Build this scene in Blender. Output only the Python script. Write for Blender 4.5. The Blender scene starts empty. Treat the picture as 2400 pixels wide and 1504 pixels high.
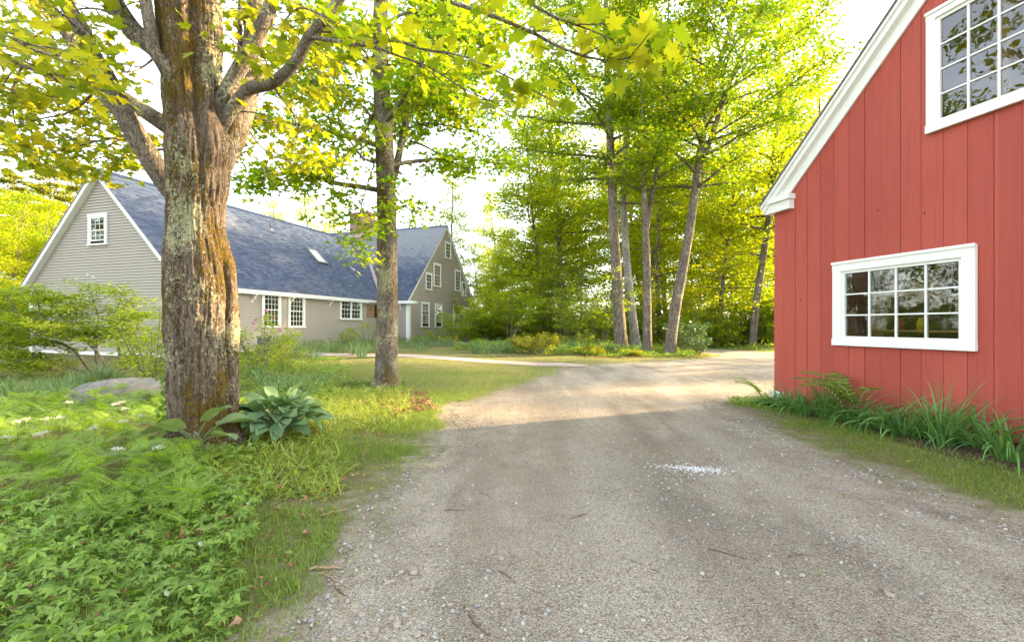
import bpy, math, random
import numpy as np
from math import radians, sin, cos, pi, atan2, sqrt

# ------------------------------------------------------------------ camera, sky, sun, exposure
S = bpy.context.scene
C = S.collection
CAM_H, FPX, HORIZ = 1.5, 1080.0, 762.0
cam_d = bpy.data.cameras.new('camera'); cam = bpy.data.objects.new('camera', cam_d); C.objects.link(cam)
cam.location = (0, 0, CAM_H); cam.rotation_euler = (radians(90), 0, 0)
cam_d.sensor_width = 36.0; cam_d.lens = 36.0 * FPX / 2400.0
cam_d.shift_y = (HORIZ - 752.0) / 2400.0
cam_d.clip_start = 0.05; cam_d.clip_end = 2000.0
S.camera = cam

SUN_AZ = (0.925, 0.38); SUN_EL = 18.0                # horizontal direction towards the sun, elevation in degrees
w = bpy.data.worlds.new('World'); S.world = w; w.use_nodes = True
nt = w.node_tree; bg = nt.nodes['Background']
sk = nt.nodes.new('ShaderNodeTexSky'); sk.sky_type = 'NISHITA'; sk.sun_disc = False
sk.sun_elevation = radians(SUN_EL); sk.sun_rotation = atan2(SUN_AZ[0], SUN_AZ[1])
sk.air_density = 1.0; sk.dust_density = 1.6; sk.ozone_density = 1.0
hs = nt.nodes.new('ShaderNodeHueSaturation'); hs.inputs['Saturation'].default_value = 0.38
nt.links.new(sk.outputs[0], hs.inputs['Color']); nt.links.new(hs.outputs[0], bg.inputs['Color'])
bg.inputs['Strength'].default_value = 0.15
sun_d = bpy.data.lights.new('sun', 'SUN'); sun = bpy.data.objects.new('sun', sun_d); C.objects.link(sun)
sun_d.energy = 4.4; sun_d.angle = radians(1.0); sun_d.color = (1.0, 0.70, 0.38)
from mathutils import Vector, Matrix
_h = Vector((SUN_AZ[0], SUN_AZ[1], 0)).normalized()
_sv = Vector((_h.x * cos(radians(SUN_EL)), _h.y * cos(radians(SUN_EL)), sin(radians(SUN_EL))))
sun.rotation_euler = _sv.to_track_quat('Z', 'Y').to_euler(); sun.location = (20, 8, 12)
vs = S.view_settings
vs.view_transform = 'Standard'; vs.look = 'None'; vs.exposure = 2.9; vs.gamma = 1.0; vs.use_curve_mapping = False
S.cycles.use_denoising = True
S.cycles.max_bounces = 9; S.cycles.diffuse_bounces = 6; S.cycles.glossy_bounces = 3
S.cycles.transmission_bounces = 5; S.cycles.transparent_max_bounces = 10
S.cycles.caustics_reflective = False; S.cycles.caustics_refractive = False
S.cycles.sample_clamp_indirect = 6.0

# ------------------------------------------------------------------ helpers
rng = np.random.default_rng(7)
random.seed(7)

def smooth(a, b, x):
    t = np.clip((np.asarray(x, float) - a) / (b - a), 0, 1); return t * t * (3 - 2 * t)

class MB:
    """collects arrays of vertices and polygons, builds one mesh"""
    def __init__(s): s.V = []; s.F = []; s.n = 0; s.A = []
    def add(s, V, F, mat=0, smooth=False, attr=None):
        V = np.asarray(V, float).reshape(-1, 3)
        if isinstance(F, np.ndarray): F = [F]
        elif isinstance(F, list) and isinstance(F[0], np.ndarray): pass
        else:
            g = {}
            for f in F: g.setdefault(len(f), []).append(f)
            F = [np.array(x) for x in g.values()]
        for f in F:
            if len(f): s.F.append((np.asarray(f, np.int64) + s.n, mat, smooth))
        s.V.append(V); s.n += len(V)
        s.A.append(np.zeros(len(V)) if attr is None else np.broadcast_to(np.asarray(attr, float), (len(V),)))
        return s
    def box(s, x0, x1, y0, y1, z0, z1, mat=0):
        v = [(x0, y0, z0), (x1, y0, z0), (x1, y1, z0), (x0, y1, z0), (x0, y0, z1), (x1, y0, z1), (x1, y1, z1), (x0, y1, z1)]
        return s.add(v, np.array([(3, 2, 1, 0), (4, 5, 6, 7), (0, 1, 5, 4), (1, 2, 6, 5), (2, 3, 7, 6), (3, 0, 4, 7)]), mat)
    def prism(s, pts, ax, a, b, mat=0):
        """polygon pts (2-d) extruded along axis ax from a to b"""
        n = len(pts); V = []
        for c in (a, b):
            for p, q in pts:
                V.append({'x': (c, p, q), 'y': (p, c, q), 'z': (p, q, c)}[ax])
        F = [tuple(range(n - 1, -1, -1)), tuple(range(n, 2 * n))] + [(i, (i + 1) % n, n + (i + 1) % n, n + i) for i in range(n)]
        return s.add(V, F, mat)
    def tube(s, path, rad, sides=8, mat=0, cap=True, smooth=True, attr=None):
        V, F = tube(path, rad, sides); s.add(V, F, mat, smooth, attr)
        return s
    def mesh(s, name, attr=None):
        me = bpy.data.meshes.new(name)
        V = np.concatenate(s.V) if s.V else np.zeros((0, 3))
        me.vertices.add(len(V)); me.vertices.foreach_set('co', V.astype(np.float32).ravel())
        if s.F:
            li = np.concatenate([f.ravel() for f, _, _ in s.F])
            tot = np.concatenate([np.full(len(f), f.shape[1]) for f, _, _ in s.F])
            st = np.concatenate([[0], np.cumsum(tot)[:-1]])
            me.loops.add(len(li)); me.loops.foreach_set('vertex_index', li.astype(np.int32))
            me.polygons.add(len(tot)); me.polygons.foreach_set('loop_start', st.astype(np.int32))
            me.polygons.foreach_set('material_index', np.concatenate([np.full(len(f), m) for f, m, _ in s.F]).astype(np.int32))
            me.polygons.foreach_set('use_smooth', np.concatenate([np.full(len(f), q) for f, _, q in s.F]).astype(bool))
        if attr:
            a = me.attributes.new(attr, 'FLOAT', 'POINT'); a.data.foreach_set('value', np.concatenate(s.A).astype(np.float32))
        me.update(calc_edges=True)
        return me
    def obj(s, name, mats, parent=None, loc=(0, 0, 0), rz=0, attr=None):
        return mkobj(name, s.mesh(name, attr), mats, parent, loc, rz)

def mkobj(name, me, mats=None, parent=None, loc=(0, 0, 0), rz=0):
    if mats is not None and not len(me.materials):
        for m in (mats if isinstance(mats, (list, tuple)) else [mats]): me.materials.append(m)
    o = bpy.data.objects.new(name, me); C.objects.link(o)
    o.location = loc; o.rotation_euler = (0, 0, rz)
    if parent is not None: o.parent = parent
    return o

def empty(name, loc=(0, 0, 0), rz=0):
    o = bpy.data.objects.new(name, None); C.objects.link(o); o.location = loc; o.rotation_euler = (0, 0, rz)
    o.empty_display_size = 0.2
    return o

def tag(o, label=None, cat=None, group=None, kind=None):
    if label: o['label'] = label
    if cat: o['category'] = cat
    if group: o['group'] = group
    if kind: o['kind'] = kind
    return o

def copy_tree(o, parent=None):
    c = o.copy(); C.objects.link(c); c.parent = parent
    for ch in list(o.children): copy_tree(ch, c)
    return c

def frames(path):
    P = np.asarray(path, float); T = np.gradient(P, axis=0)
    T /= np.linalg.norm(T, axis=1, keepdims=True) + 1e-9
    up = np.array([0.0, 0, 1]) if abs(T[0, 2]) < 0.9 else np.array([1.0, 0, 0])
    n = up - T[0] * (up @ T[0]); n /= np.linalg.norm(n)
    N = [n]
    for i in range(1, len(P)):
        n = N[-1] - T[i] * (N[-1] @ T[i]); n /= np.linalg.norm(n) + 1e-9; N.append(n)
    N = np.array(N); B = np.cross(T, N)
    return P, T, N, B

def tube(path, rad, sides=8):
    P, T, N, B = frames(path); R = np.broadcast_to(np.asarray(rad, float), (len(P),))
    a = np.arange(sides) * 2 * pi / sides
    V = P[:, None] + R[:, None, None] * (N[:, None] * np.cos(a)[None, :, None] + B[:, None] * np.sin(a)[None, :, None])
    n = len(P); i = np.arange(n - 1)[:, None] * sides; j = np.arange(sides)[None, :]; k = (j + 1) % sides
    F = np.stack([i + j, i + k, i + sides + k, i + sides + j], -1).reshape(-1, 4)
    V = np.concatenate([V.reshape(-1, 3), P[:1], P[-1:]])
    b = n * sides
    jj = np.arange(sides); kk = (jj + 1) % sides
    caps = [np.stack([kk, jj, np.full(sides, b)], -1), np.stack([(n - 1) * sides + jj, (n - 1) * sides + kk, np.full(sides, b + 1)], -1)]
    return V, [F, np.concatenate(caps)]

def spline(pts, n):
    """catmull-rom through pts, n samples; works on any number of columns"""
    P = np.asarray(pts, float)
    if len(P) == 2:
        t = np.linspace(0, 1, n)[:, None]; return P[0] * (1 - t) + P[1] * t
    Q = np.vstack([2 * P[0] - P[1], P, 2 * P[-1] - P[-2]])
    u = np.linspace(0, len(P) - 1 - 1e-6, n); i = u.astype(int); t = (u - i)[:, None]
    a, b, c, d = Q[i], Q[i + 1], Q[i + 2], Q[i + 3]
    return 0.5 * (2 * b + (c - a) * t + (2 * a - 5 * b + 4 * c - d) * t ** 2 + (3 * b - a - 3 * c + d) * t ** 3)

def vnoise(P, scale, seed=0):
    """cheap smooth value noise on points, -1..1"""
    P = np.asarray(P, float) * scale
    i = np.floor(P).astype(np.int64); f = P - i; f = f * f * (3 - 2 * f)
    out = 0
    d = P.shape[1]
    for c in range(2 ** d):
        off = np.array([(c >> k) & 1 for k in range(d)]); q = i + off
        h = seed * 374761393
        for k in range(d): h = h + q[:, k] * (668265263, 2147483647 - 40503, 1274126177)[k]
        h = (h ^ (h >> 13)) * 1274126177 & 0x7fffffff
        h = (h ^ (h >> 16)) & 0xffff
        wgt = np.prod(np.where(off == 1, f, 1 - f), axis=1)
        out = out + wgt * (h / 32767.5 - 1)
    return out

def scatter(mb, T_V, T_F, pos, ax, ay, az, scale, mat=0, smooth=False):
    """copies a template (vertices T_V, faces T_F of one size) to each frame; ax, ay, az are (N,3) axes"""
    T_V = np.asarray(T_V, float); N = len(pos); k = len(T_V)
    if N == 0: return
    sc = np.broadcast_to(np.asarray(scale, float).reshape(-1, 1) if np.ndim(scale) == 1 else scale, (N, 3)) if np.ndim(scale) else np.full((N, 3), float(scale))
    V = pos[:, None] + (T_V[None, :, 0:1] * sc[:, None, 0:1]) * ax[:, None] + (T_V[None, :, 1:2] * sc[:, None, 1:2]) * ay[:, None] + (T_V[None, :, 2:3] * sc[:, None, 2:3]) * az[:, None]
    for Fk in (T_F if isinstance(T_F, list) else [T_F]):
        F = (np.asarray(Fk)[None] + (np.arange(N) * k)[:, None, None]).reshape(-1, np.asarray(Fk).shape[1]) + mb.n
        mb.F.append((F, mat, smooth))
    mb.V.append(V.reshape(-1, 3)); mb.n += N * k; mb.A.append(np.zeros(N * k))

def rand_frames(N, dirv=None, tilt=0.4, r=None):
    """leaf frames: az is the leaf normal (about up), ay the leaf's long axis"""
    r = r or rng
    az = np.stack([r.normal(0, tilt, N), r.normal(0, tilt, N), np.ones(N)], -1); az /= np.linalg.norm(az, axis=1, keepdims=True)
    if dirv is None:
        a = r.uniform(0, 2 * pi, N); dirv = np.stack([np.cos(a), np.sin(a), r.normal(-0.25, 0.3, N)], -1)
    ay = dirv - az * np.sum(dirv * az, 1, keepdims=True); ay /= np.linalg.norm(ay, axis=1, keepdims=True) + 1e-9
    ax = np.cross(ay, az)
    return ax, ay, az

def P(px, py, Y):
    """point seen at pixel (px, py) of the 2400-wide photograph, Y metres in front of the camera"""
    return np.array([(px - 1200.0) / FPX * Y, Y, CAM_H + (HORIZ - py) / FPX * Y])

# ------------------------------------------------------------------ materials
def new_mat(name):
    m = bpy.data.materials.new(name); m.use_nodes = True; t = m.node_tree; t.nodes.clear()
    out = t.nodes.new('ShaderNodeOutputMaterial'); return m, t, out
def N_(t, ty, **kw):
    n = t.nodes.new('ShaderNode' + ty)
    for k, v in kw.items():
        if k.startswith('i_'):
            key = k[2:]; key = int(key) if key.isdigit() else key.replace('_', ' ')
            n.inputs[key].default_value = v
        else: setattr(n, k, v)
    return n
def L(t, a, b): t.links.new(a, b)
def rgba(c): return (c[0], c[1], c[2], 1.0)
def ramp(t, fac, stops, interp='LINEAR'):
    r = t.nodes.new('ShaderNodeValToRGB'); r.color_ramp.interpolation = interp
    e = r.color_ramp.elements
    while len(e) < len(stops): e.new(0.5)
    for el, (p, c) in zip(e, stops): el.position = p; el.color = rgba(c) if np.ndim(c) else (c, c, c, 1)
    L(t, fac, r.inputs[0]); return r.outputs[0]
def mixc(t, fac, a, b, mode='MIX'):
    m = t.nodes.new('ShaderNodeMix'); m.data_type = 'RGBA'; m.blend_type = mode
    for i, v in ((0, fac), (6, a), (7, b)):
        if hasattr(v, 'links') or hasattr(v, 'is_linked'): L(t, v, m.inputs[i])
        else: m.inputs[i].default_value = v if i == 0 else rgba(v)
    return m.outputs[2]
def math_(t, op, a, b=None, clamp=False):
    m = t.nodes.new('ShaderNodeMath'); m.operation = op; m.use_clamp = clamp
    for i, v in ((0, a), (1, b)):
        if v is None: continue
        if hasattr(v, 'is_linked'): L(t, v, m.inputs[i])
        else: m.inputs[i].default_value = v
    return m.outputs[0]
def coords(t, scale=(1, 1, 1), kind='Object'):
    if kind == 'World':
        g = t.nodes.new('ShaderNodeNewGeometry'); src = g.outputs['Position']
    else: src = t.nodes.new('ShaderNodeTexCoord').outputs[kind]
    mp = t.nodes.new('ShaderNodeMapping'); mp.inputs['Scale'].default_value = scale; L(t, src, mp.inputs[0]); return mp.outputs[0]
def noise(t, vec, scale, detail=4, rough=0.55, dist=0.0, out='Fac'):
    n = t.nodes.new('ShaderNodeTexNoise'); n.inputs['Scale'].default_value = scale; n.inputs['Detail'].default_value = detail
    n.inputs['Roughness'].default_value = rough; n.inputs['Distortion'].default_value = dist
    L(t, vec, n.inputs['Vector']); return n.outputs[out]
def voro(t, vec, scale, feature='F1', out='Distance', rnd=1.0):
    n = t.nodes.new('ShaderNodeTexVoronoi'); n.feature = feature; n.inputs['Scale'].default_value = scale
    n.inputs['Randomness'].default_value = rnd; L(t, vec, n.inputs['Vector']); return n.outputs[out]
def bump(t, h, strength=0.5, dist=0.02):
    b = t.nodes.new('ShaderNodeBump'); b.inputs['Strength'].default_value = strength; b.inputs['Distance'].default_value = dist
    L(t, h, b.inputs['Height']); return b.outputs[0]
def bsdf(t, out, col, rough=0.8, normal=None, spec=0.3, metal=0.0):
    b = t.nodes.new('ShaderNodeBsdfPrincipled')
    if hasattr(col, 'is_linked'): L(t, col, b.inputs['Base Color'])
    else: b.inputs['Base Color'].default_value = rgba(col)
    if hasattr(rough, 'is_linked'): L(t, rough, b.inputs['Roughness'])
    else: b.inputs['Roughness'].default_value = rough
    b.inputs['Specular IOR Level'].default_value = spec; b.inputs['Metallic'].default_value = metal
    if normal is not None: L(t, normal, b.inputs['Normal'])
    L(t, b.outputs[0], out.inputs['Surface']); return b

def mat_paint(name, col, rough=0.55, var=0.12, scale=3.0, grain=None, bstr=0.15, spec=0.3):
    m, t, o = new_mat(name); v = coords(t, kind='World')
    f = noise(t, v, scale, 5, 0.6); f2 = noise(t, v, scale * 11, 3, 0.6)
    c = mixc(t, f, tuple(x * (1 - var) for x in col), tuple(min(1, x * (1 + var)) for x in col))
    c = mixc(t, math_(t, 'MULTIPLY', f2, 0.25), c, tuple(x * 0.75 for x in col))
    gv = coords(t, grain or (1, 1, 1), 'World')
    h = noise(t, gv, 30, 4, 0.6)
    bsdf(t, o, c, rough, bump(t, h, bstr, 0.01), spec); return m

def mat_leaf(name, cols, trans=0.45, tcol=None, rough=0.5, spec=0.25, scale=0.6):
    """cols: dark..light leaf colours, one picked for each leaf; light passes through with tcol"""
    m, t, o = new_mat(name)
    g = t.nodes.new('ShaderNodeNewGeometry')
    v = coords(t, kind='World')
    n = noise(t, v, scale, 2)
    f = math_(t, 'ADD', math_(t, 'MULTIPLY', g.outputs['Random Per Island'], 0.65), math_(t, 'MULTIPLY', n, 0.45))
    c = ramp(t, f, [(0.1 + 0.8 * i / (len(cols) - 1), k) for i, k in enumerate(cols)])
    b = t.nodes.new('ShaderNodeBsdfPrincipled'); L(t, c, b.inputs['Base Color']); b.inputs['Roughness'].default_value = rough
    b.inputs['Specular IOR Level'].default_value = spec
    tr = t.nodes.new('ShaderNodeBsdfTranslucent')
    tc = mixc(t, 1.0, c, tcol or (1.9, 1.95, 0.55), 'MULTIPLY'); L(t, tc, tr.inputs['Color'])
    mx = t.nodes.new('ShaderNodeMixShader'); mx.inputs[0].default_value = trans
    L(t, b.outputs[0], mx.inputs[1]); L(t, tr.outputs[0], mx.inputs[2]); L(t, mx.outputs[0], o.inputs['Surface'])
    return m

def mat_bark(name, base, dark, moss=0.0, lichen=0.0, vs_=22.0, bstr=0.9, warm=None):
    m, t, o = new_mat(name)
    v0 = coords(t, (1, 1, 0.13)); vv = coords(t)
    wn = N_(t, 'VectorMath', operation='SCALE'); L(t, noise(t, coords(t, (1, 1, 0.35)), 7, 3, 0.6, out='Color'), wn.inputs[0]); wn.inputs['Scale'].default_value = 0.22
    va = N_(t, 'VectorMath', operation='ADD'); L(t, v0, va.inputs[0]); L(t, wn.outputs[0], va.inputs[1]); v = va.outputs[0]
    a = noise(t, v, vs_, 6, 0.75, 0.8); rid = voro(t, v, vs_ * 1.1, 'DISTANCE_TO_EDGE')
    fine = noise(t, vv, 48, 5, 0.75)
    crack = ramp(t, math_(t, 'ADD', rid, math_(t, 'MULTIPLY', math_(t, 'SUBTRACT', noise(t, vv, 9, 3), 0.5), 0.25)), [(0.0, 0.0), (0.14, 1.0)])
    h = math_(t, 'ADD', math_(t, 'MULTIPLY', a, 0.85), math_(t, 'MULTIPLY', crack, 0.22))
    h = math_(t, 'ADD', h, math_(t, 'MULTIPLY', fine, 0.30))
    c = ramp(t, h, [(0.54, dark), (0.72, base), (0.93, tuple(min(1, x * 2.0) for x in base))])
    big = noise(t, vv, 1.9, 4, 0.6)
    c = mixc(t, ramp(t, big, [(0.35, 0.55), (0.6, 0.0)]), c, tuple(x * 0.55 for x in base))
    if warm: c = mixc(t, ramp(t, noise(t, v, 3.3, 4, 0.6), [(0.5, 0), (0.66, 0.6)]), c, warm)
    if lichen > 0:
        lm = noise(t, vv, 2.0, 3, 0.55, 0.3); lf = noise(t, vv, 30, 3, 0.75)
        f = math_(t, 'ADD', lm, math_(t, 'MULTIPLY', math_(t, 'SUBTRACT', lf, 0.5), 0.85))
        f = ramp(t, f, [(0.72 - lichen * 0.2, 0), (0.75 - lichen * 0.2, 1)])
        c = mixc(t, math_(t, 'MULTIPLY', f, 0.85), c, mixc(t, lf, (0.24, 0.24, 0.12), (0.48, 0.47, 0.29)))
        h = math_(t, 'ADD', h, math_(t, 'MULTIPLY', f, 0.15))
    if moss > 0:
        mm = noise(t, coords(t, (1, 1, 0.45)), 2.6, 4, 0.62); mf = noise(t, vv, 34, 4, 0.72)
        f = math_(t, 'ADD', mm, math_(t, 'MULTIPLY', math_(t, 'SUBTRACT', mf, 0.5), 0.9))
        f = ramp(t, f, [(0.70 - moss * 0.2, 0), (0.76 - moss * 0.2, 1)])
        c = mixc(t, math_(t, 'MULTIPLY', f, 0.92), c, mixc(t, mf, (0.045, 0.034, 0.006), (0.24, 0.155, 0.018)))
        h = math_(t, 'ADD', h, math_(t, 'MULTIPLY', math_(t, 'MULTIPLY', f, mf), 0.9))
    bsdf(t, o, c, 0.92, bump(t, h, bstr, 0.035), 0.12); return m

M = {}
M['trim'] = mat_paint('white_paint', (0.74, 0.76, 0.72), 0.5, 0.05, 2.0, bstr=0.08)
M['taupe'] = mat_paint('taupe_paint', (0.350, 0.318, 0.268), 0.6, 0.08, 1.2, (0.2, 0.2, 3), 0.12)
M['red'] = None
M['metal'] = mat_paint('grey_metal', (0.16, 0.17, 0.18), 0.45, 0.2, 4)
M['copper'] = mat_paint('copper_flashing', (0.40, 0.33, 0.29), 0.5, 0.3, 3)
M['stone_f'] = mat_paint('foundation_stone', (0.33, 0.30, 0.25), 0.9, 0.3, 4, bstr=0.6)
M['dark'] = mat_paint('dark_interior', (0.03, 0.026, 0.022), 0.9, 0.3, 4)
M['wood'] = mat_paint('raw_wood', (0.30, 0.17, 0.08), 0.8, 0.3, 6, (4, 4, 0.4), 0.3)
M['curtain'] = mat_paint('orange_curtain', (0.5, 0.16, 0.04), 0.9, 0.2, 8)

def _red():
    m, t, o = new_mat('red_barn_paint'); g = coords(t, (1, 1, 1)); v = coords(t, kind='World')
    oi = t.nodes.new('ShaderNodeObjectInfo').outputs['Random']
    rowf = noise(t, coords(t, (1.2, 1.2, 16)), 5, 3, 0.6)           # saw marks across the boards
    gr = noise(t, coords(t, (26, 26, 0.7)), 1.5, 5, 0.65, 0.8)        # grain along the boards
    big = noise(t, v, 1.3, 4, 0.6)
    c = mixc(t, big, (0.345, 0.062, 0.044), (0.41, 0.083, 0.057))
    c = mixc(t, ramp(t, oi, [(0.0, 0.40), (0.5, 0.0)]), c, (0.285, 0.046, 0.032))
    c = mixc(t, ramp(t, oi, [(0.6, 0.0), (1.0, 0.28)]), c, (0.44, 0.095, 0.064))
    strk = noise(t, coords(t, (7, 7, 0.35)), 1.6, 5, 0.7, 0.4)
    c = mixc(t, ramp(t, strk, [(0.52, 0), (0.70, 0.5)]), c, (0.27, 0.050, 0.038))
    c = mixc(t, ramp(t, gr, [(0.50, 0), (0.78, 0.6)]), c, (0.22, 0.040, 0.03))
    dirt = noise(t, v, 5, 5, 0.7); sz_ = N_(t, 'SeparateXYZ'); L(t, v, sz_.inputs[0])
    low = math_(t, 'MULTIPLY', ramp(t, sz_.outputs[2], [(0.10, 1.0), (0.55, 0.0)]), ramp(t, dirt, [(0.42, 0), (0.62, 0.55)]))
    c = mixc(t, low, c, (0.20, 0.13, 0.10))
    fade = noise(t, coords(t, (2, 2, 5)), 3.5, 5, 0.7)
    c = mixc(t, ramp(t, fade, [(0.62, 0), (0.78, 0.40)]), c, (0.42, 0.17, 0.13))
    kn = voro(t, coords(t, (1.6, 1.6, 0.9)), 2.2)
    kf = ramp(t, kn, [(0.035, 1), (0.06, 0)])
    c = mixc(t, math_(t, 'MULTIPLY', kf, 0.75), c, (0.12, 0.02, 0.012))
    h = math_(t, 'ADD', math_(t, 'MULTIPLY', rowf, 0.8), math_(t, 'MULTIPLY', gr, 0.7))
    h = math_(t, 'SUBTRACT', h, math_(t, 'MULTIPLY', kf, 0.8))
    bsdf(t, o, c, 0.62, bump(t, h, 0.8, 0.008), 0.3); return m
M['red'] = _red()

def _glass():
    m, t, o = new_mat('window_glass')
    fr = N_(t, 'Fresnel', i_IOR=1.6); gl = N_(t, 'BsdfGlossy'); gl.inputs['Roughness'].default_value = 0.015
    v = coords(t, kind='World'); L(t, bump(t, noise(t, v, 3.0, 2), 0.05, 0.05), gl.inputs['Normal'])
    tr = N_(t, 'BsdfTransparent'); tr.inputs['Color'].default_value = (0.82, 0.88, 0.84, 1)
    mx = N_(t, 'MixShader'); f = math_(t, 'ADD', math_(t, 'MULTIPLY', fr.outputs[0], 1.35), 0.05, True)
    L(t, f, mx.inputs[0]); L(t, tr.outputs[0], mx.inputs[1]); L(t, gl.outputs[0], mx.inputs[2]); L(t, mx.outputs[0], o.inputs['Surface'])
    return m
M['glass'] = _glass()
def _pane():
    m, t, o = new_mat('house_window_glass'); v = coords(t, kind='World')
    c = mixc(t, noise(t, v, 2.5, 3), (0.012, 0.012, 0.01), (0.06, 0.05, 0.03))
    b = bsdf(t, o, c, 0.04, bump(t, noise(t, v, 2.0, 2), 0.06, 0.05), 0.9); return m
M['pane'] = _pane()
def _shingle():
    m, t, o = new_mat('asphalt_shingle'); g = t.nodes.new('ShaderNodeNewGeometry')
    v = coords(t, kind='World')
    f = noise(t, v, 7, 4, 0.7); r = g.outputs['Random Per Island']
    c = ramp(t, math_(t, 'ADD', math_(t, 'MULTIPLY', f, 0.4), math_(t, 'MULTIPLY', r, 0.6)), [(0.15, (0.046, 0.060, 0.094)), (0.5, (0.070, 0.088, 0.132)), (0.9, (0.105, 0.125, 0.175))])
    h = noise(t, v, 90, 2); bsdf(t, o, c, 0.9, bump(t, h, 0.4, 0.004), 0.2); return m
M['shingle'] = _shingle()
# ------------------------------------------------------------------ terrain
DRIVE = np.array([(-2.0, -8), (-1.25, 0), (-1.05, 2.18), (-1.10, 2.75), (-1.02, 3.46), (-0.88, 4.4), (-0.80, 5.44), (-0.70, 6.8), (-1.00, 8.2),
                  (-0.80, 9.2), (-0.05, 10.6), (1.1, 13.6), (1.9, 16.2), (5.2, 18.6), (7.8, 19.8), (10.0, 22.3), (10.6, 26), (11.9, 29.4),
                  (14.4, 25.6), (20, 22.6), (34, 17), (34, 15), (16, 13.0), (5.3, 10.0), (4.25, 8.9), (3.78, 6.8), (3.70, 5.7), (3.68, 4.5), (3.8, 3.4), (3.7, 1), (3.6, -8)])

def sdist(x, y, poly=None):
    """signed distance to the drive's outline, negative inside"""
    Q = DRIVE if poly is None else poly
    p = np.stack([np.ravel(x), np.ravel(y)], -1).astype(float); A = Q; B = np.roll(Q, -1, 0)
    d = np.full(len(p), 1e9); ins = np.zeros(len(p), bool)
    for a, b in zip(A, B):
        e = b - a; wv = p - a; t = np.clip((wv @ e) / (e @ e), 0, 1)
        d = np.minimum(d, np.linalg.norm(wv - t[:, None] * e, axis=1))
        c = ((a[1] > p[:, 1]) != (b[1] > p[:, 1])) & (p[:, 0] < (b[0] - a[0]) * (p[:, 1] - a[1]) / (b[1] - a[1] + 1e-12) + a[0])
        ins ^= c
    return np.where(ins, -d, d).reshape(np.shape(x))

def drive_field(x, y):
    q = np.stack([np.ravel(x), np.ravel(y)], -1)
    n = (0.14 * vnoise(q, 2.3, 3) + 0.18 * vnoise(q, 0.8, 4) + 0.07 * vnoise(q, 6.0, 5)).reshape(np.shape(x))
    return sdist(x, y) + n

def gz(x, y):
    """height of the ground"""
    x = np.asarray(x, float); y = np.asarray(y, float)
    d = sdist(x, y)
    A = 0.07 + 0.37 * smooth(8, 24, y)
    z = A * smooth(0.0, 7.0, d)
    z = z + 0.10 * np.exp(-((x + 3.9) ** 2 + (y - 6.0) ** 2) / 2.2)          # mound round the old maple
    q = np.stack([x.ravel(), y.ravel()], -1)
    b = (0.018 * vnoise(q, 1.1, 9)).reshape(x.shape)
    far = 0.5 * smooth(40, 110, np.hypot(x, y))
    return z + b * smooth(-0.4, 0.8, d) + far + (0.012 * vnoise(q, 0.45, 12)).reshape(x.shape) * (d < 0)

def g1(x, y): return float(gz(np.array([x]), np.array([y]))[0])

def G(px, py):
    """ground point seen at a pixel of the photograph"""
    k = (py - HORIZ) / FPX; Y = CAM_H / k
    for _ in range(40):
        Yn = (CAM_H - g1((px - 1200) / FPX * Y, Y)) / k; Y = 0.5 * Y + 0.5 * Yn
    X = (px - 1200) / FPX * Y
    return np.array([X, Y, g1(X, Y)])

def grow(a, b, n0, step0, fac):
    v = [a]; s = step0
    while abs(v[-1]) < abs(b): v.append(v[-1] + s * np.sign(b - a)); s *= fac
    return v
gx = sorted(set(np.round(np.concatenate([np.arange(-7, 6.01, 0.14), grow(6.0, 240, 0, 0.2, 1.09), grow(-7.0, -240, 0, 0.2, 1.09)]), 4)))
gy = sorted(set(np.round(np.concatenate([np.arange(1.2, 12.01, 0.14), grow(12.0, 330, 0, 0.2, 1.06), [-60, -30, -15, -8, -4, -2, -0.5, 0.4]]), 4)))
gx, gy = np.array(gx), np.array(gy)
GX, GY = np.meshgrid(gx, gy); GZ = gz(GX, GY); GD = drive_field(GX, GY)
nx, ny = len(gx), len(gy)
ii = (np.arange(ny - 1)[:, None] * nx + np.arange(nx - 1)[None]).ravel()
quads = np.stack([ii, ii + 1, ii + nx + 1, ii + nx], -1)
PV = np.stack([GX, GY, GZ], -1).reshape(-1, 3); PD = GD.ravel()

def clip_sheet(field, lift, keep_attr):
    """the part of the ground grid where field < 0, cut along the field's zero line, lifted a little"""
    f = field.ravel(); q = f[quads]; allin = (q < 0).all(1); some = (q < 0).any(1) & ~allin
    mb = MB(); used = quads[allin]
    u, inv = np.unique(used, return_inverse=True)
    if len(u): mb.add(PV[u] + (0, 0, lift), inv.reshape(-1, 4), 0, True, keep_attr[u])
    for k in np.nonzero(some)[0]:
        ids = quads[k]; pts = []; at = []
        for a, b in zip(ids, np.roll(ids, -1)):
            fa, fb = f[a], f[b]
            if fa < 0: pts.append(PV[a]); at.append(keep_attr[a])
            if (fa < 0) != (fb < 0):
                t = fa / (fa - fb); pts.append(PV[a] * (1 - t) + PV[b] * t); at.append(keep_attr[a] * (1 - t) + keep_attr[b] * t)
        if len(pts) > 2: mb.add(np.array(pts) + (0, 0, lift), [tuple(range(len(pts)))], 0, True, np.array(at))
    return mb

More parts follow.
